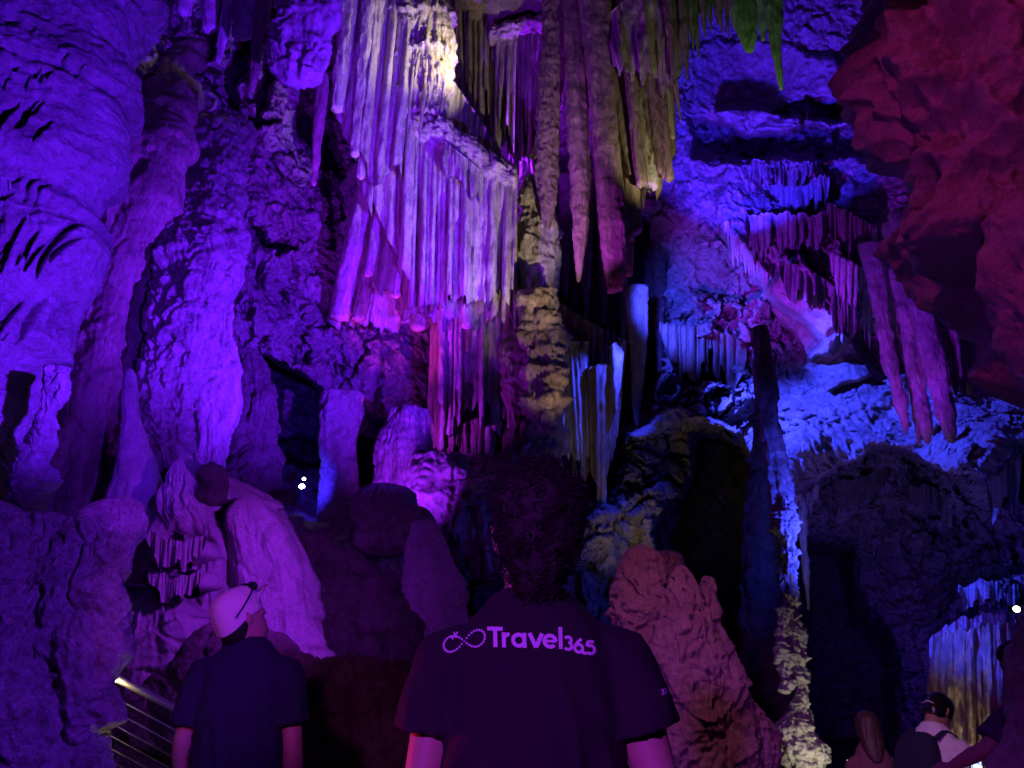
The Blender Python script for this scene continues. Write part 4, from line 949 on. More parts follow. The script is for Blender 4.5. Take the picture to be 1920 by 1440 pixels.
# ---- rows of drips on the far walls
drip_sheet("drip_row", [(1362, 306), (1420, 300), (1470, 312), (1532, 300)], 40, 34, M_pale, "topmost row of purple drips on the fluted wall at the right", seed=21)
drip_sheet("drip_row", [(1425, 356), (1475, 342), (1530, 326), (1556, 330)], 58, 36, M_pale, "second row of purple drips, under the topmost one on the right wall", seed=22)
drip_sheet("drip_row", [(1395, 404), (1450, 400), (1500, 398), (1550, 405)], 80, 50, M_pale, "third and longest row of purple drips on the right wall", seed=23)
drip_sheet("drip_row", [(1462, 490), (1520, 500), (1570, 540), (1616, 590)], 70, 50, M_pale, "lowest slanting row of purple drips above the blue ledge", seed=24, cell=(4, 12))
drip_sheet("drip_row", [(1550, 380), (1600, 400), (1650, 440)], 120, 70, M_brown, "maroon drips behind the tusk group on the right", seed=25, cell=(5, 14), depth=0.14)
teeth("drip_row", [(1360, 420), (1400, 470), (1440, 520)], 18, (20, 70), 13, M_pale, "loose scatter of violet drips left of the long row on the right wall", w=5, tip=0.8)
teeth("drip_row", [(1560, 480), (1600, 500), (1640, 520)], 14, (60, 150), 13, M_pale, "long thin violet drips just left of the tusk group", w=6, tip=0.8)
drip_sheet("drip_row", [(1236, 600), (1290, 610), (1340, 620), (1400, 640)], 100, 80, M_brown, "dark drips over the left end of the blue ledge", seed=26, cell=(6, 18), depth=0.2, dY=-0.3)
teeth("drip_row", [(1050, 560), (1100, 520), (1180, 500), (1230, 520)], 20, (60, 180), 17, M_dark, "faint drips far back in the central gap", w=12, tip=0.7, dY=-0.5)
drip_sheet("drip_row", [(1742, 1190), (1790, 1168), (1840, 1150), (1888, 1140)], 130, 60, M_pale, "blue fringe of long drips above the cream drapery, lower right", seed=27, cell=(4, 12), dY=-0.2, depth=0.12)
drip_sheet("drip_row", [(1796, 1098), (1840, 1090), (1885, 1092), (1912, 1100)], 42, 26, M_pale, "short blue drips on the lip above the long blue fringe", seed=28, cell=(3, 9), dY=-0.3)
teeth("drip_row", [(1490, 935), (1515, 925), (1535, 905)], 9, (20, 60), 12, M_pale, "little blue drips under the ledge right of the drip column", w=6, tip=0.8, dY=-0.3)
drip_sheet("drip_row", [(1800, 1072), (1840, 1062), (1880, 1058), (1910, 1062)], 26, 14, M_pale, "upper small blue terrace fringe at the right edge", seed=31, cell=(3, 8), dY=-0.25)
drip_sheet("drip_row", [(1838, 1040), (1870, 1030), (1905, 1024)], 22, 12, M_pale, "highest small blue terrace fringe at the right edge", seed=32, cell=(3, 8), dY=-0.2)
V, F = sheet([(1752, 1200), (1800, 1180), (1850, 1170), (1900, 1160)], [(1738, 1520), (1800, 1520), (1850, 1520), (1905, 1520)], 9.3, cell=(6, 22), jag=10, depth=0.22, thick=0.8, seed=33, bulge=0.35, fine=0.06, step=1.8, tstep=4, dYb=-0.5, ragged=16)
stone("cream_drapery", (V, F), M_pale, "warm cream folded drapery of stone behind the man with the backpack", "flowstone")

# ---- dim shapes in the chamber under the blue ledge
drip_sheet("drip_row", [(1700, 905), (1735, 915), (1775, 912), (1810, 900)], 60, 40, M_wall, "dim violet drips hanging under the right ledge in the shaded chamber", seed=41, cell=(5, 14), dY=-0.3, depth=0.16)
drip_sheet("drip_row", [(1560, 905), (1600, 900), (1640, 880), (1670, 880)], 48, 30, M_wall, "greyish drips on the chamber roof just right of the drip column", seed=42, cell=(5, 14), dY=-0.3, depth=0.16)
drip_sheet("drip_row", [(1850, 890), (1880, 860), (1915, 840)], 110, 60, M_wall, "dark long drips at the right edge under the ledge", seed=43, cell=(6, 14), dY=-0.3, depth=0.16)

bench = spindle([(150, 1345, 1700), (200, 1322, 1700), (260, 1292, 1700), (320, 1248, 1700), (365, 1200, 1700), (390, 1180, 1700), (450, 1182, 1700), (540, 1200, 1700), (570, 1236, 1700), (650, 1240, 1700), (760, 1244, 1700), (820, 1262, 1700)], 6.0, ratio=0.12, axis='h', sq=2.6, nseg=200, step=3.5, crag=(0.08, 2.4), rough=((0.08, 1.4),), seed=75, cap=(0.2, 0.2), smoothn=1)
stone("rock_bench", bench, M_dark, "low dark broken rock bench behind the railing and the man in the cap", "boulder")

# ------------------------------------------------------------------ people, clothes, props
M_skin = plain("skin", (0.50, 0.31, 0.23), 0.5, bump=0.15, bscale=150, var=0.08)
M_skin2 = plain("tanned_skin", (0.36, 0.20, 0.13), 0.5, bump=0.15, bscale=150, var=0.08)
M_hair = plain("dark_hair", (0.010, 0.007, 0.006), 0.7, bump=0.4, bscale=260)
M_hair2 = plain("brown_hair", (0.05, 0.03, 0.02), 0.5, bump=0.4, bscale=260)
M_shirt = plain("dark_violet_cotton", (0.018, 0.011, 0.020), 0.9, bump=0.25, bscale=900, var=0.12)
M_navy = plain("navy_pique", (0.012, 0.014, 0.040), 0.9, bump=0.3, bscale=700, var=0.15)
M_white = plain("white_cotton", (0.72, 0.70, 0.70), 0.9, bump=0.25, bscale=500)
M_rose = plain("rose_knit", (0.16, 0.07, 0.08), 0.9, bump=0.3, bscale=500)
M_plum = plain("plum_cotton", (0.07, 0.035, 0.09), 0.9, bump=0.3, bscale=500)
M_denim = plain("dark_denim", (0.03, 0.035, 0.06), 0.9, bump=0.3, bscale=700)
M_cap = plain("cream_canvas", (0.78, 0.70, 0.66), 0.85, bump=0.3, bscale=600)
M_shoe = plain("black_rubber", (0.02, 0.02, 0.022), 0.6)
M_print = plain("lilac_print", (0.82, 0.55, 0.92), 0.7)
M_blk = plain("black_plastic", (0.012, 0.012, 0.014), 0.25)
M_steel = plain("brushed_steel", (0.55, 0.55, 0.56), 0.42, metal=0.55)
M_glow = plain("warm_lamp_glass", (1, 1, 1), 0.4, emit=(1.0, 0.70, 0.28), estr=40)
M_glow2 = plain("white_lamp_glass", (1, 1, 1), 0.4, emit=(1.0, 0.96, 0.90), estr=25)
M_strip = plain("lit_strip_lens", (1, 1, 1), 0.4, emit=(0.90, 1.0, 0.50), estr=1.3)
M_blue_band = plain("blue_silicone", (0.03, 0.10, 0.75), 0.5)

def tube(pts, rad, nseg=20, caps=True, up=(0, 1, 0.01)):
    """tapered tube through pts; rad entries are r or (rx, ry)"""
    P = np.array(pts, float); n0 = len(P)
    Rr = np.array([(r, r) if np.isscalar(r) else r for r in rad], float)
    # resample
    seg = np.concatenate([[0], np.cumsum(np.linalg.norm(np.diff(P, axis=0), axis=1))])
    m = max(8, int(seg[-1] / 0.012)); m = min(m, 160)
    t = np.linspace(0, seg[-1], m)
    P = np.stack([np.interp(t, seg, P[:, i]) for i in range(3)], 1)
    R_ = np.stack([np.interp(t, seg, Rr[:, i]) for i in range(2)], 1)
    for _ in range(2):
        Pq = P.copy(); Pq[1:-1] = (P[:-2] + 2 * P[1:-1] + P[2:]) / 4; P = Pq
        Rq = R_.copy(); Rq[1:-1] = (R_[:-2] + 2 * R_[1:-1] + R_[2:]) / 4; R_ = Rq
    T = np.gradient(P, axis=0); T /= np.linalg.norm(T, axis=1)[:, None] + 1e-9
    up = np.array(up, float)
    X = np.cross(T, up); X /= np.linalg.norm(X, axis=1)[:, None] + 1e-9
    Yv = np.cross(X, T)
    rr = np.ones(m)
    if caps:
        for end in (0, 1):
            d = t if end == 0 else t[-1] - t
            r_ = R_[0].mean() if end == 0 else R_[-1].mean()
            q = np.clip(d / r_, 0, 1)
            rr *= np.sqrt(np.clip(1 - (1 - q) ** 2, 0.001, 1))
    th = np.linspace(0, 2 * math.pi, nseg, endpoint=False)
    V = P[:, None] + X[:, None] * (np.cos(th)[None, :, None] * (R_[:, 0] * rr)[:, None, None]) + Yv[:, None] * (np.sin(th)[None, :, None] * (R_[:, 1] * rr)[:, None, None])
    V = np.vstack([V.reshape(-1, 3), P[0], P[-1]])
    F = grid_faces(m, nseg, True)
    i = np.arange(nseg); j = (i + 1) % nseg
    a, b = m * nseg, m * nseg + 1
    Ft = np.stack([np.full(nseg, a), j, i, i], -1); Fb = np.stack([np.full(nseg, b), (m - 1) * nseg + i, (m - 1) * nseg + j, (m - 1) * nseg + j], -1)
    return V, np.vstack([F, Ft, Fb]).astype(np.int32)
def rings(rs, nseg=40, sq=2.2):
    """closed loft of horizontal rings (z, rx, ry, xo, yo)"""
    R_ = np.array([tuple(r) + (0,) * (5 - len(r)) for r in rs], float)
    t = np.linspace(0, len(R_) - 1, (len(R_) - 1) * 6 + 1)
    Q = np.stack([np.interp(t, np.arange(len(R_)), R_[:, i]) for i in range(5)], 1)
    for _ in range(4):
        q = Q.copy(); q[1:-1] = (Q[:-2] + 2 * Q[1:-1] + Q[2:]) / 4; Q = q
    th = np.linspace(0, 2 * math.pi, nseg, endpoint=False); e = 2 / sq
    c = np.sign(np.cos(th)) * np.abs(np.cos(th)) ** e; s = np.sign(np.sin(th)) * np.abs(np.sin(th)) ** e
    V = np.stack([Q[:, 3:4] + Q[:, 1:2] * c, Q[:, 4:5] + Q[:, 2:3] * s, np.repeat(Q[:, 0:1], nseg, 1)], -1)
    m = len(Q)
    V = np.vstack([V.reshape(-1, 3), [Q[0, 3], Q[0, 4], Q[0, 0]], [Q[-1, 3], Q[-1, 4], Q[-1, 0]]])
    F = grid_faces(m, nseg, True)[:, ::-1]
    i = np.arange(nseg); j = (i + 1) % nseg
    a, b = m * nseg, m * nseg + 1
    Ft = np.stack([np.full(nseg, a), j, i, i], -1); Fb = np.stack([np.full(nseg, b), (m - 1) * nseg + i, (m - 1) * nseg + j, (m - 1) * nseg + j], -1)
    return V, np.vstack([F, Ft, Fb]).astype(np.int32)
def fuse(g, voxel=0.007, smooth=3):
    """one continuous skin round overlapping solids"""
    V, F = g.cat() if isinstance(g, Geo) else g
    me = mesh_np("tmp", V, F); o = bpy.data.objects.new("tmp", me); sc.collection.objects.link(o)
    r = o.modifiers.new("r", 'REMESH'); r.mode = 'VOXEL'; r.voxel_size = voxel
    s = o.modifiers.new("s", 'SMOOTH'); s.factor = 0.5; s.iterations = smooth
    dg = bpy.context.evaluated_depsgraph_get(); dg.update()
    m2 = bpy.data.meshes.new_from_object(o.evaluated_get(dg))
    n = len(m2.vertices); v = np.empty(n * 3, np.float32); m2.vertices.foreach_get("co", v)
    f = np.array([tuple(p.vertices) if len(p.vertices) == 4 else tuple(p.vertices) + (p.vertices[-1],) for p in m2.polygons], np.int32)
    bpy.data.objects.remove(o); bpy.data.meshes.remove(me); bpy.data.meshes.remove(m2)
    return v.reshape(-1, 3).astype(float), f
def rotm(ax, deg): return np.array(Matrix.Rotation(math.radians(deg), 3, ax))
def xf(VF, M=None, t=(0, 0, 0), piv=(0, 0, 0)):
    V, F = VF
    if M is not None: V = (V - np.array(piv)) @ np.asarray(M).T + np.array(piv)
    return V + np.array(t), F
def ellipsoid(c, r, n=28):
    th = np.linspace(0, math.pi, n // 2 + 1); ph = np.linspace(0, 2 * math.pi, n, endpoint=False)
    V = np.stack([np.sin(th)[:, None] * np.cos(ph), np.sin(th)[:, None] * np.sin(ph), np.cos(th)[:, None] + 0 * ph], -1) * np.array(r) + np.array(c)
    return V.reshape(-1, 3), grid_faces(len(th), n, True)

HP = np.array([0, 0.0, 1.555])        # head pivot (top of neck)
def head_geo():
    g = Geo()
    g.add(*rings([(1.545, 0.030, 0.030, 0, 0.045), (1.56, 0.048, 0.062, 0, 0.03), (1.585, 0.060, 0.080, 0, 0.016), (1.62, 0.069, 0.090, 0, 0.008), (1.66, 0.074, 0.096, 0, 0.0), (1.70, 0.077, 0.100, 0, -0.002),
                  (1.74, 0.074, 0.096, 0, -0.004), (1.77, 0.060, 0.080, 0, -0.006), (1.79, 0.038, 0.052, 0, -0.006), (1.797, 0.012, 0.016, 0, -0.006)], 36))
    g.add(*tube([(0, 0.092, 1.685), (0, 0.104, 1.655), (0, 0.116, 1.635), (0, 0.104, 1.628)], [0.008, 0.011, 0.014, 0.011], 12))   # nose
    for sx in (-1, 1):
        g.add(*ellipsoid((sx * 0.030, 0.088, 1.697), (0.022, 0.012, 0.008)))          # brow
        g.add(*ellipsoid((sx * 0.036, 0.076, 1.655), (0.022, 0.016, 0.016)))          # cheek
        # ear
        for k in range(7):
            a0, a1 = math.pi * (0.25 + k * 0.2), math.pi * (0.25 + (k + 1) * 0.2)
            p = lambda a: (sx * (0.087 + 0.010 * math.sin(a)), -0.002 - 0.016 * math.cos(a * 0.8) * 1.0, 1.667 + 0.029 * math.sin(a))
            g.add(*tube([p(a0), p(a1)], [0.005, 0.005], 10))
        g.add(*ellipsoid((sx * 0.081, 0.002, 1.665), (0.009, 0.014, 0.024)))
    g.add(*ellipsoid((0, 0.094, 1.607), (0.022, 0.009, 0.005))); g.add(*ellipsoid((0, 0.094, 1.597), (0.019, 0.009, 0.006)))   # lips
    g.add(*ellipsoid((0, 0.084, 1.570), (0.022, 0.018, 0.015)))
    return g.cat()
def hand_geo(sx, curl=0.5):
    """hand hanging from a wrist at the origin, pointing to -Z, palm facing the thigh"""
    g = Geo()
    g.add(*tube([(0, 0, 0.02), (0, 0.004, -0.03), (0, 0.008, -0.085)], [(0.022, 0.017), (0.036, 0.015), (0.039, 0.013)], 20, up=(1, 0, 0.01)))
    for k, (yo, ln, r) in enumerate([(0.030, 0.068, 0.0085), (0.011, 0.078, 0.009), (-0.008, 0.072, 0.0085), (-0.026, 0.056, 0.0075)]):
        c = curl * (0.9 + 0.12 * k)
        a, b, c3 = 0.25 * c, 0.75 * c, 1.3 * c
        p0 = np.array([0, yo + 0.006, -0.082]); d = lambda an: np.array([-sx * math.sin(an), 0, -math.cos(an)])
        p1 = p0 + d(a) * ln * 0.45; p2 = p1 + d(b) * ln * 0.32; p3 = p2 + d(c3) * ln * 0.26
        g.add(*tube([p0 + np.array([0, 0, .02]), p0, p1, p2, p3], [r, r * 1.05, r, r * .95, r * 0.8], 12, up=(0, 1, 0.01)))
    g.add(*tube([(0, 0.018, -0.015), (-sx * 0.012, 0.044, -0.045), (-sx * 0.016, 0.052, -0.075), (-sx * 0.018, 0.050, -0.095)], [0.013, 0.012, 0.010, 0.008], 12))
    return g.cat()
def person(name, label, loc, yaw=0, H=1.80, arms=None, head_rot=(0, 0, 0), top=M_shirt, skin=M_skin, lean=0.0, side_lean=0.0, slv=0.20, slr=0.078, wide=1.0, voxel=0.007, female=False, group=None, collar=1.56, torso=None, armr=1.0, roll=0.0):
    """standing figure facing +Y (yaw turns it), built joint by joint and skinned into one body"""
    k = H / 1.80
    e = empty(name, loc, label=label, cat="person", group=group)
    Rw = rotm('Z', yaw)
    def out(VF):
        V, F = VF
        V = V.copy() * k
        piv = np.array([0, 0, 0.95 * k])
        up_ = V[:, 2] > piv[2] - 0.02
        wgt = np.clip((V[:, 2] - piv[2] + 0.1) / 0.25, 0, 1)[:, None]
        Lm = rotm('X', -lean) @ rotm('Y', side_lean)
        V2 = (V - piv) @ Lm.T + piv
        V = V * (1 - wgt) + V2 * wgt
        V = V @ Rw.T + np.array(loc)
        return V, F
    arms = arms or [[(-0.19, 0, 1.445), (-0.235, -0.02, 1.17), (-0.245, 0.05, 0.93)], [(0.19, 0, 1.445), (0.235, -0.02, 1.17), (0.245, 0.05, 0.93)]]
    sw = 0.88 if female else 1.0
    hr = rotm('Z', head_rot[2]) @ rotm('X', head_rot[0]) @ rotm('Y', head_rot[1])
    g = Geo()
    g.add(*rings([(0.80, 0.12, 0.09), (0.88, 0.165, 0.115), (0.96, 0.165, 0.12), (1.08, 0.145 * sw, 0.105), (1.2, 0.155 * sw, 0.11), (1.32, 0.172 * sw, 0.118), (1.42, 0.170 * sw, 0.105), (1.475, 0.12 * sw, 0.08), (1.51, 0.09, 0.07), (1.545, 0.062, 0.060, 0, 0.0), (1.60, 0.056, 0.060, 0, 0.002), (1.63, 0.05, 0.05, 0, 0.01)]))
    g.add(*xf(head_geo(), hr, piv=HP))
    for sx, A in zip((-1, 1), arms):
        A = np.array(A, float)
        g.add(*tube([(A[0] * np.array([0.62, 1, 1]) - np.array([0, 0, 0.02])), A[0] - np.array([0, 0, 0.022]), A[0] * 0.6 + A[1] * 0.4, A[1], A[1] * 0.65 + A[2] * 0.35, A[2]], [0.042, 0.044 * armr, 0.049 * armr, 0.040 * armr, 0.042 * armr, 0.026 * armr], 22, up=(0.02, 1, 0.03)))
        d = A[2] - A[1]; d /= np.linalg.norm(d)
        q = Vector((0, 0, -1)).rotation_difference(Vector(d)).to_matrix()
        g.add(*xf(hand_geo(sx), np.array(q), t=A[2]))
    for sx in (-1, 1):
        g.add(*tube([(sx * 0.085, 0, 0.93), (sx * 0.095, 0.005, 0.72), (sx * 0.10, 0.01, 0.50), (sx * 0.105, -0.01, 0.33), (sx * 0.105, -0.01, 0.07)], [0.088, 0.078, 0.056, 0.055, 0.036], 22))
        g.add(*tube([(sx * 0.105, -0.04, 0.045), (sx * 0.11, 0.06, 0.04), (sx * 0.12, 0.16, 0.028)], [0.034, 0.036, 0.022], 16, up=(0, 0.02, 1)))
    build("body", out(fuse(g, voxel)), skin, parent=e)
    # top: loose shirt with sleeves
    g = Geo(); wv = wide
    tr = torso or [(0.86, 0.178 * wv * sw, 0.135), (0.98, 0.180 * wv * sw, 0.138), (1.15, 0.178 * wv * sw, 0.137), (1.30, 0.178 * wv * sw, 0.137), (1.40, 0.176 * wv * sw, 0.127), (1.46, 0.165 * wv * sw, 0.112), (1.505, 0.135 * sw, 0.095), (1.54, 0.100, 0.082), (collar + 0.01, 0.072, 0.070), (collar + .016, 0.055, 0.055)]
    g.add(*rings(tr))
    for sx, A in zip((-1, 1), arms):
        A = np.array(A, float); d = (A[1] - A[0]); d /= np.linalg.norm(d)
        sh_ = A[0] * np.array([0.55, 1, 1]) + np.array([0, 0, -0.008])
        g.add(*tube([sh_, A[0] + np.array([0, 0, -0.020]), A[0] + d * slv * 0.5, A[0] + d * slv], [slr * 0.70, slr * 0.80, slr * 0.90, slr], 26, caps=False, up=(0.02, 1, 0.03)))
    V, F = fuse(g, voxel, 4)
    xa = np.abs(V[:, 0])
    # soft vertical drapes below the shoulder blades, diagonal pulls from the armpits
    Q = np.stack([V[:, 0] * 9 + V[:, 2] * 1.2, V[:, 1] * 5, V[:, 2] * 1.9], -1)
    Q2 = np.stack([(xa * 0.75 + V[:, 2] * 0.66) * 17, V[:, 1] * 4, (xa * 0.66 - V[:, 2] * 0.75) * 3], -1)
    nrm_ = 0.022 * (ridged(Q, 2, 8) - 0.4) * sstep(1.50, 1.25, V[:, 2]) + 0.018 * (ridged(Q2, 2, 9) - 0.4) * np.exp(-((xa - 0.17) / 0.07) ** 2) + 0.004 * perlin(V * 20, 10)
    nrm_ += 0.004 * np.exp(-((V[:, 2] - (collar - 0.004)) / 0.008) ** 2)
    ax = np.stack([V[:, 0] * 0.5, V[:, 1], V[:, 2] * 0], 1); ax /= np.linalg.norm(ax, axis=1)[:, None] + 1e-6
    V = V + ax * nrm_[:, None]
    shirt = build("shirt", out((V, F)), top, parent=e)
    g = Geo()
    for sx in (-1, 1):
        g.add(*tube([(sx * 0.085, 0, 0.96), (sx * 0.098, 0.005, 0.72), (sx * 0.103, 0.01, 0.50), (sx * 0.107, -0.01, 0.30), (sx * 0.108, -0.01, 0.075)], [0.105, 0.10, 0.082, 0.074, 0.066], 22, caps=False))
    g.add(*rings([(0.84, 0.16, 0.115), (0.90, 0.178, 0.125), (1.0, 0.166, 0.12), (1.01, 0.1, 0.1)]))
    build("trousers", out(fuse(g, 0.012, 3)), M_denim, parent=e)
    for sx in (-1, 1):
        g = Geo()
        g.add(*tube([(sx * 0.105, -0.055, 0.05), (sx * 0.11, 0.06, 0.045), (sx * 0.122, 0.19, 0.035)], [0.044, 0.047, 0.034], 18, up=(0, 0.02, 1)))
        g.add(*tube([(sx * 0.105, -0.01, 0.04), (sx * 0.105, -0.01, 0.12)], [0.048, 0.045], 18, caps=False))
        V, F = fuse(g, 0.009, 2); V[:, 2] = np.maximum(V[:, 2], 0.002)
        build("shoe", out((V, F)), M_shoe, parent=e)
    return e, out, hr, shirt

def hair_curly(seed=1, n=620):
    """short thick curls over the skull; head frame"""
    V, F = rings([(1.570, 0.034, 0.022, 0, -0.056), (1.60, 0.050, 0.045, 0, -0.052), (1.635, 0.064, 0.072, 0, -0.036), (1.67, 0.076, 0.094, 0, -0.018), (1.71, 0.085, 0.106, 0, -0.006), (1.75, 0.088, 0.108, 0, 0.0), (1.785, 0.078, 0.096, 0, 0.002), (1.812, 0.054, 0.066, 0, 0.004), (1.824, 0.02, 0.03, 0, 0.004), (1.826, 0.008, 0.01)], 90)
    n_ = V - np.array([0, -0.01, 1.70]); n_ /= np.linalg.norm(n_, axis=1)[:, None]
    V = V + n_ * (0.012 * ridged(V * 24, 3, 3) + 0.012 * perlin(V * 13, 4))[:, None]
    g = Geo(); g.add(V, F)
    r = random.Random(seed)
    for i in range(n):
        j = r.randrange(len(V) - 2); p = V[j]; nn = n_[j]
        if nn[1] > 0.6 and p[2] < 1.74: continue
        tz = np.cross(nn, [r.uniform(-1, 1), r.uniform(-1, 1), r.uniform(-1, 1)]); tz /= np.linalg.norm(tz) + 1e-6
        bz = np.cross(nn, tz); R0 = r.uniform(0.006, 0.012); pts = []
        for q in range(9):
            a = q * 0.8
            pts.append(p + nn * (0.002 + q * 0.0016 * r.uniform(0.7, 1.5)) + (tz * math.cos(a) + bz * math.sin(a)) * R0 * (1 - q * 0.05) + tz * q * 0.002)
        P = np.array(pts); g.add(*ctube(P, 0.0014))
    return g.cat()
def ctube(P, r, ns=5):
    T = np.gradient(P, axis=0); T /= np.linalg.norm(T, axis=1)[:, None] + 1e-9
    X = np.cross(T, [0.3, 0.2, 0.93]); X /= np.linalg.norm(X, axis=1)[:, None] + 1e-9
    Yv = np.cross(X, T); th = np.linspace(0, 2 * math.pi, ns, endpoint=False)
    rr = r * np.linspace(1, 0.5, len(P))
    V = P[:, None] + (X[:, None] * np.cos(th)[None, :, None] + Yv[:, None] * np.sin(th)[None, :, None]) * rr[:, None, None]
    return V.reshape(-1, 3), grid_faces(len(P), ns, True)
def headpart(name, VF, mat, out, hr, parent, **kw):
    return build(name, out(xf(VF, hr, piv=HP)), mat, parent=parent, **kw)

def px_x(px, py, Y): return float(at(np.array(float(px)), np.array(float(py)), Y)[0])

# ---- 1: the visitor right in front of the camera
arms = [[(-0.168, 0.0, 1.462), (-0.215, -0.015, 1.18), (-0.215, 0.06, 0.93)], [(0.168, 0.0, 1.462), (0.238, -0.02, 1.19), (0.22, 0.10, 0.97)]]
P1, out1, hr1, shirt1 = person("person", "person seen from behind in a dark printed T-shirt, dark curly hair, nearest the camera", (px_x(1000, 1200, 1.62), 1.62, 0.0), yaw=-3, H=1.79, arms=arms, head_rot=(8, 3, 8), slv=0.16, slr=0.080, wide=0.98, voxel=0.006, armr=0.95)
headpart("hair", hair_curly(), M_hair, out1, hr1, P1)

# lettering laid on the cloth, stroke by stroke
def stroke(pts, wd):
    P = np.array(pts, float)
    seg = np.concatenate([[0], np.cumsum(np.hypot(*np.diff(P, axis=0).T))]); m = max(3, int(seg[-1] / 1.2) + 2)
    t = np.linspace(0, seg[-1], m); P = np.stack([np.interp(t, seg, P[:, 0]), np.interp(t, seg, P[:, 1])], 1)
    T = np.gradient(P, axis=0); T /= np.linalg.norm(T, axis=1)[:, None] + 1e-9
    Nn = np.stack([-T[:, 1], T[:, 0]], 1)
    k = np.linspace(-0.5, 0.5, 6)
    V = P[:, None] + Nn[:, None] * (k * wd)[None, :, None]
    return V.reshape(-1, 2), grid_faces(m, 6)
def arc(cx, cy, r, a0, a1, n=26, ry=None):
    a = np.radians(np.linspace(a0, a1, n)); return [(cx + r * math.cos(t), cy + (ry or r) * math.sin(t)) for t in a]
def glyphs():
    """(points, width) in units of the capital height, baseline v=0"""
    L_ = []; w_ = 0.19; xh = 0.74; r = 0.275
    L_.append(([(0.0, 0.905), (0.76, 0.905)], w_)); L_.append(([(0.38, 0.0), (0.38, 0.86)], w_ * 1.05))
    x = 0.80
    L_.append(([(x, 0), (x, xh)], w_)); L_.append((arc(x + 0.27, 0.38, 0.27, 175, 88), w_))
    x = 1.53
    L_.append((arc(x, 0.37, r, 0, 360, 40), w_)); L_.append(([(x + r + 0.01, 0), (x + r + 0.01, xh)], w_ * 0.95))
    L_.append(([(2.06, xh), (2.37, 0.04)], w_ * 1.05)); L_.append(([(2.37, 0.04), (2.68, xh)], w_ * 1.05))
    x = 3.06
    L_.append((arc(x, 0.37, r, 0, 318, 40), w_)); L_.append(([(x - r, 0.37), (x + r + 0.04, 0.37)], w_ * 0.7))
    L_.append(([(3.58, 0.0), (3.58, 1.08)], w_))
    w2 = 0.15
    L_.append((arc(3.94, 0.45, 0.16, 150, -80, 24, 0.15), w2)); L_.append((arc(3.94, 0.16, 0.18, 85, -150, 24, 0.17), w2))
    L_.append((arc(4.46, 0.06, 0.19, 0, 360, 36), w2)); L_.append(([(4.60, 0.52), (4.41, 0.36), (4.285, 0.17)], w2))
    L_.append(([(4.58, -0.07), (4.70, -0.16), (4.84, -0.185)], w2))
    L_.append(([(5.22, 0.40), (4.90, 0.40)], w2)); L_.append(([(4.91, 0.42), (4.87, 0.16)], w2)); L_.append((arc(5.03, 0.01, 0.20, 130, -140, 30), w2))
    return L_
def emblem():
    L_ = []; n = 40
    for i in range(n):
        t = 2 * math.pi * i / n
        c = math.cos(t); s_ = math.sin(t)
        u = 1.02 * c / (1 + 0.35 * s_ * s_); v = 0.62 * math.sin(2 * t) * (1.0 if c > 0 else 0.95)
        L_.append((u, v))
    return L_
dgm = bpy.context.evaluated_depsgraph_get()
def lay(shirt, parts, u0, v0, ex, ey, lift=0.0016, name="lettering", mat=M_print, parent=None):
    """parts: list of (V2, F); pixel point = (u0,v0) + u*ex + v*ey ; dropped on the cloth along the sight line"""
    me = shirt.data; o0 = np.array(shirt["_o"])
    vs = [v.co + Vector(o0) for v in me.vertices]; bv = BVHTree.FromPolygons(vs, [tuple(p.vertices) for p in me.polygons])
    g = Geo(); z = 0
    for V2, F in parts:
        px = u0 + V2[:, 0] * ex[0] + V2[:, 1] * ey[0]; py = v0 + V2[:, 0] * ex[1] + V2[:, 1] * ey[1]
        d = rays(px, py); ok = True; W_ = []
        for q in d:
            q = Vector(q).normalized(); h = bv.ray_cast(Vector(CAM), q, 4.0)
            if h[0] is None or abs(h[1].dot(q)) < 0.12: ok = False; W_.append(None); continue
            W_.append(h[0] - q * (lift + 0.0002 * (z % 4)))
        z += 1
        good = np.array([x is not None for x in W_])
        if not ok and good.sum() < 4: continue
        F = np.array([f for f in F if good[f].all()])
        if len(F) == 0: continue
        tri_ = F[:, 3] == F[:, 2]
        F = np.where(tri_[:, None], F[:, [0, 2, 1, 1]], F[:, ::-1])
        g.add(np.array([x if x is not None else (0, 0, 0) for x in W_]), F)
    V, F = g.cat()
    o = build(name, (V, F), mat, parent=parent)
    return o
def circ(x, y, r): 
    a = np.linspace(0, 2 * math.pi, 12, endpoint=False); V = np.vstack([[[x, y]], np.stack([x + r * np.cos(a), y + r * np.sin(a)], 1)])
    return V, np.array([[0, 1 + i, 1 + (i + 1) % 12, 1 + (i + 1) % 12] for i in range(12)])
U = 38.3
letters = [stroke(np.array(p) * U, w_ * U) for p, w_ in glyphs()]
lay(shirt1, letters, 914.5, 1213.0, (1.0, 0.028), (-0.03, -1.0), name="lettering", parent=P1)
em = [circ(u * 38, v * 25 , 2.15) for u, v in emblem()]
em += [stroke([(-23, 10), (-12, 20)], 3.0), stroke([(-20, 22), (-15, 9)], 2.4), stroke([(-26, 15), (-21, 8)], 2.0)]
lay(shirt1, em, 870.5, 1202.0, (1.0, -0.22), (0.0, -1.0), name="emblem", parent=P1)
sl = [stroke(np.array(p) * 12.5, w_ * 12.5) for p, w_ in glyphs()[:10]]
lay(shirt1, sl, 1238, 1305, (0.95, -0.28), (0.12, -1.0), name="sleeve_lettering", parent=P1)

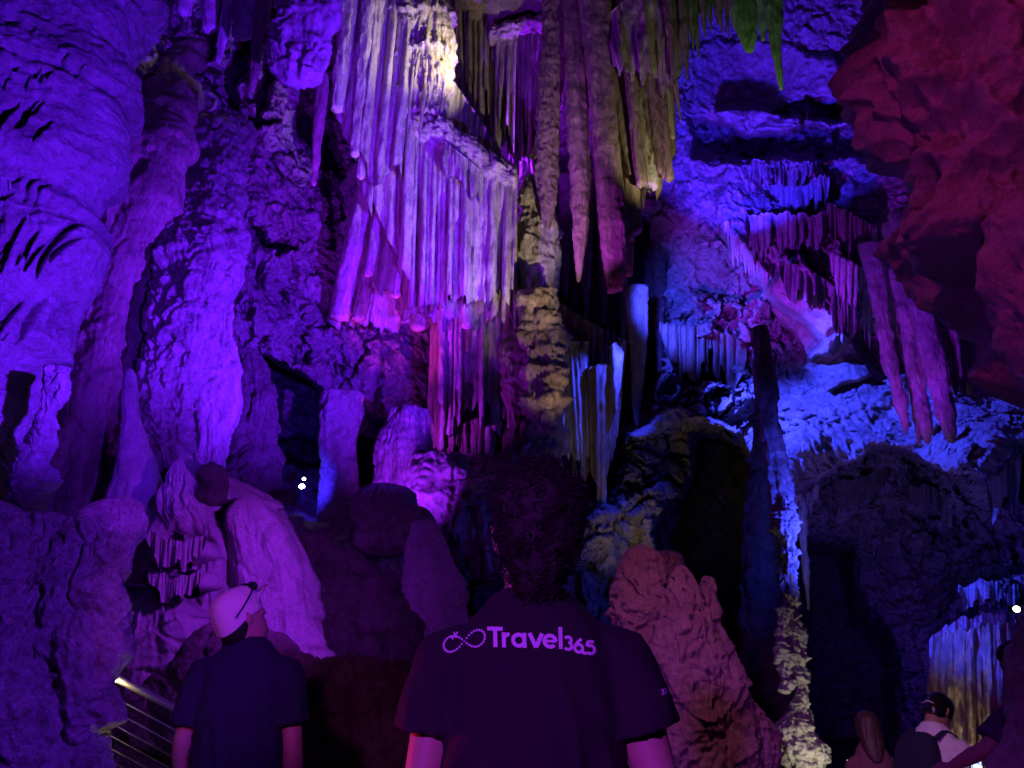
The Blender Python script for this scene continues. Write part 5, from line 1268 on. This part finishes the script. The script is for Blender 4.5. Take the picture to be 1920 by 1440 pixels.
# ---- 2: the man in the cap
xm = px_x(463, 1250, 3.45)
P2, out2, hr2, shirt2 = person("person", "man in navy polo shirt and pale cap with sunglasses on top, seen from behind, left", (xm, 3.45, 0.0), yaw=4, H=1.75, head_rot=(30, -2, -50), top=M_navy, slv=0.235, slr=0.082, wide=1.03,
    arms=[[(-0.175, 0, 1.455), (-0.222, -0.02, 1.16), (-0.222, 0.07, 0.93)], [(0.175, 0, 1.455), (0.226, -0.02, 1.16), (0.250, 0.0, 0.91)]])
# short dark hair under the cap and the cap itself
V, F = rings([(1.590, 0.052, 0.040, 0, -0.045), (1.61, 0.066, 0.060, 0, -0.036), (1.65, 0.077, 0.080, 0, -0.022), (1.69, 0.080, 0.094, 0, -0.010), (1.70, 0.05, 0.06)], 40)
headpart("hair", (V, F), M_hair, out2, hr2, P2)
V, F = rings([(1.668, 0.083, 0.106, 0, -0.004), (1.672, 0.086, 0.109, 0, -0.004), (1.70, 0.087, 0.110, 0, -0.002), (1.74, 0.084, 0.105, 0, 0.0), (1.772, 0.073, 0.090, 0, 0.0), (1.794, 0.052, 0.062), (1.803, 0.02, 0.025), (1.804, 0.008, 0.01)], 96)
tilt = sstep(0.02, -0.11, V[:, 1]) * 0.035 * sstep(1.74, 1.66, V[:, 2])
V[:, 2] -= tilt
V += 0.0025 * perlin(V * 22, 5)[:, None]
an_ = np.arctan2(V[:, 0], V[:, 1] + 1e-6); seam = np.min([np.abs(np.angle(np.exp(1j * (an_ - k * math.pi / 3)))) for k in range(6)], axis=0)
V[:, :2] *= (1 - 0.035 * np.exp(-(seam / 0.05) ** 2))[:, None]
capo2 = headpart("cap", (V, F), M_cap, out2, hr2, P2)
bx_, by_ = np.meshgrid(np.linspace(-1, 1, 25), np.linspace(0, 1, 12))
bu = bx_ * 0.079 * np.sqrt(np.clip(1 - (by_ * 0.86) ** 2 * np.abs(bx_) ** 1.5, 0.05, 1))
def brim(dz): return np.stack([bx_ * 0.074 * (1 - 0.22 * by_ ** 2), 0.078 * np.sqrt(np.clip(1 - (bx_ * 0.92) ** 2, 0.02, 1)) + by_ * 0.092 * np.sqrt(np.clip(1 - bx_ ** 4 * 0.96, 0, 1)), 1.700 - 0.026 * bx_ ** 2 * (1 - by_) + 0.050 * by_ - 0.012 * bx_ ** 2 * by_ + dz + 0 * bx_], -1).reshape(-1, 3)
g = Geo(); g.add(brim(0.0), grid_faces(12, 25)); g.add(brim(-0.004), grid_faces(12, 25)[:, ::-1])
build("brim", out2(xf(g.cat(), hr2, piv=HP)), M_cap, parent=P2)
g = Geo()
for sx in (-1, 1):
    g.add(*ellipsoid((sx * 0.038, 0.088, 1.772), (0.038, 0.020, 0.022)))
    g.add(*tube([(sx * 0.070, 0.078, 1.770), (sx * 0.094, 0.03, 1.742), (sx * 0.097, -0.02, 1.712), (sx * 0.094, -0.06, 1.690)], [0.0036, 0.0036, 0.0036, 0.004], 8))
g.add(*tube([(-0.02, 0.098, 1.768), (0.02, 0.098, 1.768)], [0.003, 0.003], 8))
headpart("sunglasses", g.cat(), M_blk, out2, hr2, P2)
V, F = rings([(1.535, 0.078, 0.076, 0, 0), (1.555, 0.074, 0.072, 0, 0), (1.575, 0.070, 0.068, 0, 0.004), (1.580, 0.066, 0.064, 0, 0.004), (1.56, 0.062, 0.06)], 40)
build("collar", out2((V, F)), M_navy, parent=P2)
A = np.array([0.226, -0.02, 1.16]); B = np.array([0.250, 0.0, 0.91]); d_ = (B - A) / np.linalg.norm(B - A); c_ = A + (B - A) * 0.93
build("wristband", out2(tube([c_ - d_ * 0.009, c_ + d_ * 0.009], [0.034, 0.032], 20, caps=False)), M_blue_band, parent=P2)

# ---- 3: the woman with long hair, far, on the lower path
xw = px_x(1633, 1400, 6.2)
P3, out3, hr3, _ = person("person", "woman with long dark hair and a rose top, seen from behind at the bottom edge", (xw, 6.2, -0.50), yaw=-4, H=1.60, head_rot=(-8, 0, -6), top=M_rose, slv=0.2, slr=0.062, wide=0.95, female=True, voxel=0.012,
    arms=[[(-0.165, 0, 1.43), (-0.205, 0.03, 1.18), (-0.12, 0.24, 1.22)], [(0.165, 0, 1.43), (0.205, 0.03, 1.18), (0.12, 0.24, 1.22)]])
V, F = rings([(1.42, 0.030, 0.018, 0, -0.110), (1.46, 0.058, 0.03, 0, -0.100), (1.52, 0.076, 0.05, 0, -0.075), (1.60, 0.088, 0.075, 0, -0.035), (1.68, 0.090, 0.098, 0, -0.012), (1.74, 0.085, 0.104, 0, -0.004), (1.785, 0.062, 0.078, 0, 0), (1.806, 0.03, 0.04), (1.808, 0.01, 0.01)], 60)
V = V + (np.stack([V[:, 0], V[:, 1] + 0.02, 0 * V[:, 0]], 1) / 0.1) * (0.010 * ridged(V * np.array([42, 42, 4]), 3, 5))[:, None]
headpart("hair", (V, F), M_hair2, out3, hr3, P3)

# ---- 4: the man with white T-shirt and backpack, bending to his phone
xp = px_x(1718, 1380, 6.0)
P4, out4, hr4, _ = person("person", "man in white T-shirt and dark cap with a navy backpack, bending over, lower right", (xp, 5.9, -0.50), yaw=-58, H=1.78, head_rot=(-24, 0, -10), top=M_white, skin=M_skin2, slv=0.22, slr=0.075, voxel=0.011, lean=14, side_lean=0, wide=1.0,
    arms=[[(-0.19, 0, 1.44), (-0.22, 0.10, 1.19), (-0.05, 0.32, 1.18)], [(0.19, 0, 1.44), (0.27, 0.08, 1.18), (0.20, 0.32, 1.14)]])
V, F = rings([(1.60, 0.060, 0.050, 0, -0.04), (1.63, 0.078, 0.085, 0, -0.02), (1.67, 0.086, 0.108, 0, -0.004), (1.74, 0.084, 0.104), (1.78, 0.066, 0.082), (1.806, 0.03, 0.04), (1.808, 0.01, 0.01)], 40)
headpart("cap", (V, F), M_blk, out4, hr4, P4)
g = Geo(); g.add(*tube([(-0.055, -0.098, 1.665), (0, -0.114, 1.68), (0.055, -0.098, 1.665)], [0.005, 0.005, 0.005], 8))
headpart("cap_strap", g.cat(), M_white, out4, hr4, P4)
bp_ = spindle([(0, 0, 10), (1, 0, 10)], 5) if False else None
V, F = rings([(1.00, 0.13, 0.055, 0, -0.205), (1.02, 0.155, 0.075, 0, -0.205), (1.2, 0.16, 0.085, 0, -0.21), (1.36, 0.15, 0.075, 0, -0.20), (1.45, 0.115, 0.055, 0, -0.18), (1.475, 0.06, 0.03, 0, -0.17)], 40, sq=3.2)
bpo = build("backpack", out4((V, F)), M_navy, origin=out4((np.array([[0, -0.2, 1.0]]), None))[0][0], label="navy backpack worn by the bending man in the white T-shirt", cat="backpack")
V, F = rings([(1.06, 0.11, 0.035, 0, -0.275), (1.08, 0.125, 0.042, 0, -0.28), (1.2, 0.125, 0.042, 0, -0.285), (1.23, 0.11, 0.03, 0, -0.275)], 30, sq=3.2)
build("pocket", out4((V, F)), M_navy, parent=bpo)
for sx in (-1, 1):
    build("strap", out4(tube([(sx * 0.10, -0.15, 1.44), (sx * 0.115, -0.06, 1.515), (sx * 0.12, 0.05, 1.50), (sx * 0.13, 0.13, 1.38), (sx * 0.15, 0.12, 1.2), (sx * 0.16, -0.1, 1.06)], [(0.008, 0.026)] * 6, 12, up=(1, 0, 0.05))), M_navy, parent=bpo)
# ---- 5: the visitor at the right edge
xq = px_x(1893, 1380, 4.7)
P5, out5, hr5, _ = person("person", "person in plum T-shirt at the right edge, half hidden by the red boulder", (px_x(1975, 1380, 4.1), 4.1, floor_z(2.75, 4.1)), yaw=20, H=1.62, head_rot=(-20, 0, 20), top=M_plum, skin=M_skin2, slv=0.22, slr=0.082, voxel=0.011, lean=4,
    arms=[[(-0.19, 0, 1.44), (-0.36, 0.10, 1.25), (-0.42, 0.30, 1.16)], [(0.19, 0, 1.44), (0.24, 0.03, 1.16), (0.12, 0.26, 1.14)]])
headpart("hair", (rings([(1.60, 0.060, 0.050, 0, -0.04), (1.64, 0.076, 0.075, 0, -0.028), (1.70, 0.083, 0.098, 0, -0.012), (1.76, 0.078, 0.096, 0, -0.004), (1.80, 0.05, 0.06), (1.812, 0.01, 0.01)], 40)), M_hair, out5, hr5, P5)

# phone held between the two at lower right
pc = at(np.array(1829.0), np.array(1434.0), 4.6)
def box(c, s, M=None):
    V = np.array([[x, y, z] for x in (-1, 1) for y in (-1, 1) for z in (-1, 1)], float) * np.array(s) / 2
    if M is not None: V = V @ np.asarray(M).T
    F = np.array([[0, 1, 3, 2], [4, 6, 7, 5], [0, 4, 5, 1], [2, 3, 7, 6], [0, 2, 6, 4], [1, 5, 7, 3]])
    return V + np.array(c), F
def bevel(o, wdt=0.003, seg=2):
    b = o.modifiers.new("bevel", 'BEVEL'); b.width = wdt; b.segments = seg; b.limit_method = 'ANGLE'
    return o
Mp = rotm('Z', 20) @ rotm('X', -25) @ rotm('Y', 24)
ph = bevel(build("phone", box(pc, (0.078, 0.009, 0.155), Mp), M_blk, origin=pc, smooth=False, label="phone with a bright blue and white screen at the bottom right edge", cat="phone"))
M_scr = bpy.data.materials.new("phone_screen"); M_scr.use_nodes = True
nt = M_scr.node_tree; bs = nt.nodes["Principled BSDF"]; n_ = nt.nodes.new("ShaderNodeTexNoise"); n_.inputs["Scale"].default_value = 30
cr_ = nt.nodes.new("ShaderNodeValToRGB"); cr_.color_ramp.elements[0].position = 0.42; cr_.color_ramp.elements[0].color = (0.1, 0.2, 1, 1); cr_.color_ramp.elements[1].position = 0.55; cr_.color_ramp.elements[1].color = (0.9, 0.95, 1, 1)
tc_ = nt.nodes.new("ShaderNodeTexCoord"); nt.links.new(tc_.outputs["Object"], n_.inputs["Vector"]); nt.links.new(n_.outputs[0], cr_.inputs[0]); nt.links.new(cr_.outputs[0], bs.inputs["Emission Color"]); bs.inputs["Emission Strength"].default_value = 1.5
build("screen", box(pc + Mp @ np.array([0, -0.0058, 0]), (0.070, 0.0012, 0.146), Mp), M_scr, parent=ph, smooth=False)

# ---- railing behind the cap man
Yr = 4.9
def rail_pt(px, off=0.0): return at(np.array(float(px)), np.array(1262 + (px - 200) * 0.52 + off), Yr)
rl = empty("railing", rail_pt(120, 250), label="steel handrail with thin taut cables and a small lamp, lower left", cat="railing")
def rod(a, b, r, ns=14): return tube([a, (a + b) / 2, b], [r, r, r], ns, caps=False, up=(0.1, 1, 0.3))
build("handrail", rod(rail_pt(60), rail_pt(760), 0.021), M_steel, parent=rl)
for o_, s_ in ((36, 0.54), (62, 0.55), (88, 0.55), (112, 0.55), (136, 0.55), (160, 0.55)):
    a = at(np.array(60.0), np.array(1262 + o_ - 140 * s_ + 2), Yr); b = at(np.array(760.0), np.array(1262 + o_ + 560 * s_ + 2), Yr)
    build("cable", rod(a, b, 0.0045, 8), M_steel, parent=rl)
for pxp in (120, 356, 590):
    t_ = rail_pt(pxp); b_ = t_.copy(); b_[2] = floor_z(t_[0], t_[1]) + 0.3 * 0 - 0.05
    build("post", rod(b_, t_, 0.019), M_steel, parent=rl)
lp_ = at(np.array(213.0), np.array(1276.0), Yr - 0.05)
lo = build("rail_lamp", ellipsoid(lp_, (0.017, 0.017, 0.012)), M_glow, origin=lp_, label="tiny warm lamp glowing under the end of the handrail, lower left", cat="lamp")
point("rail_lamp_light", lp_ + np.array([0, -0.04, -0.03]), (1.0, 0.7, 0.3), 0.5, 0.02)

# ---- other visible lamps
def floodlight(name, px, py, Y, size, label, target=None, mat=M_glow2):
    c = at(np.array(float(px)), np.array(float(py)), Y)
    e = empty(name, c, label=label, cat="lamp")
    bevel(build("housing", box(c + np.array([0, size * 0.35, 0]), (size * 1.5, size * 0.6, size * 1.3)), M_blk, parent=e, smooth=False))
    build("lens", ellipsoid(c - np.array([0, size * 0.02, 0]), (size * 0.55, size * 0.12, size * 0.45)), mat, parent=e)
    build("bracket", rod(c + np.array([0, size * 0.5, -size * 0.3]), c + np.array([0, size * 0.6, -size * 2.2]), size * 0.1, 8), M_blk, parent=e)
    return c
floodlight("floodlight", 566, 912, 12.0, 0.085, "white shining floodlight in the dark cavern under the left arch, the lower one")
floodlight("floodlight", 570, 898, 12.1, 0.05, "small round white lamp just above the larger floodlight under the left arch")
c = floodlight("floodlight", 1906, 1142, 3.5, 0.028, "bright white lamp at the right edge above the red boulder")
for px_, py_, ww, lab in ((1593, 1440, 0.022, "lit strip lamp standing left of the long haired woman"), (1681, 1441, 0.045, "wider lit strip lamp between the long haired woman and the backpack")):
    b = at(np.array(float(px_)), np.array(float(py_)), 7.0)
    e = empty("strip_lamp", (b[0], b[1], -0.50), label=lab, cat="lamp", group="strip lamps along the lower path")
    bevel(build("post", box((b[0], b[1] + 0.03, (b[2] - 0.50) / 2 + 0.02), (ww * 1.3, 0.04, b[2] + 0.50)), M_blk, parent=e, smooth=False))
    build("lens", box((b[0], b[1] - 0.004, b[2] - 0.06), (ww, 0.02, 0.24)), M_strip, parent=e, smooth=False)
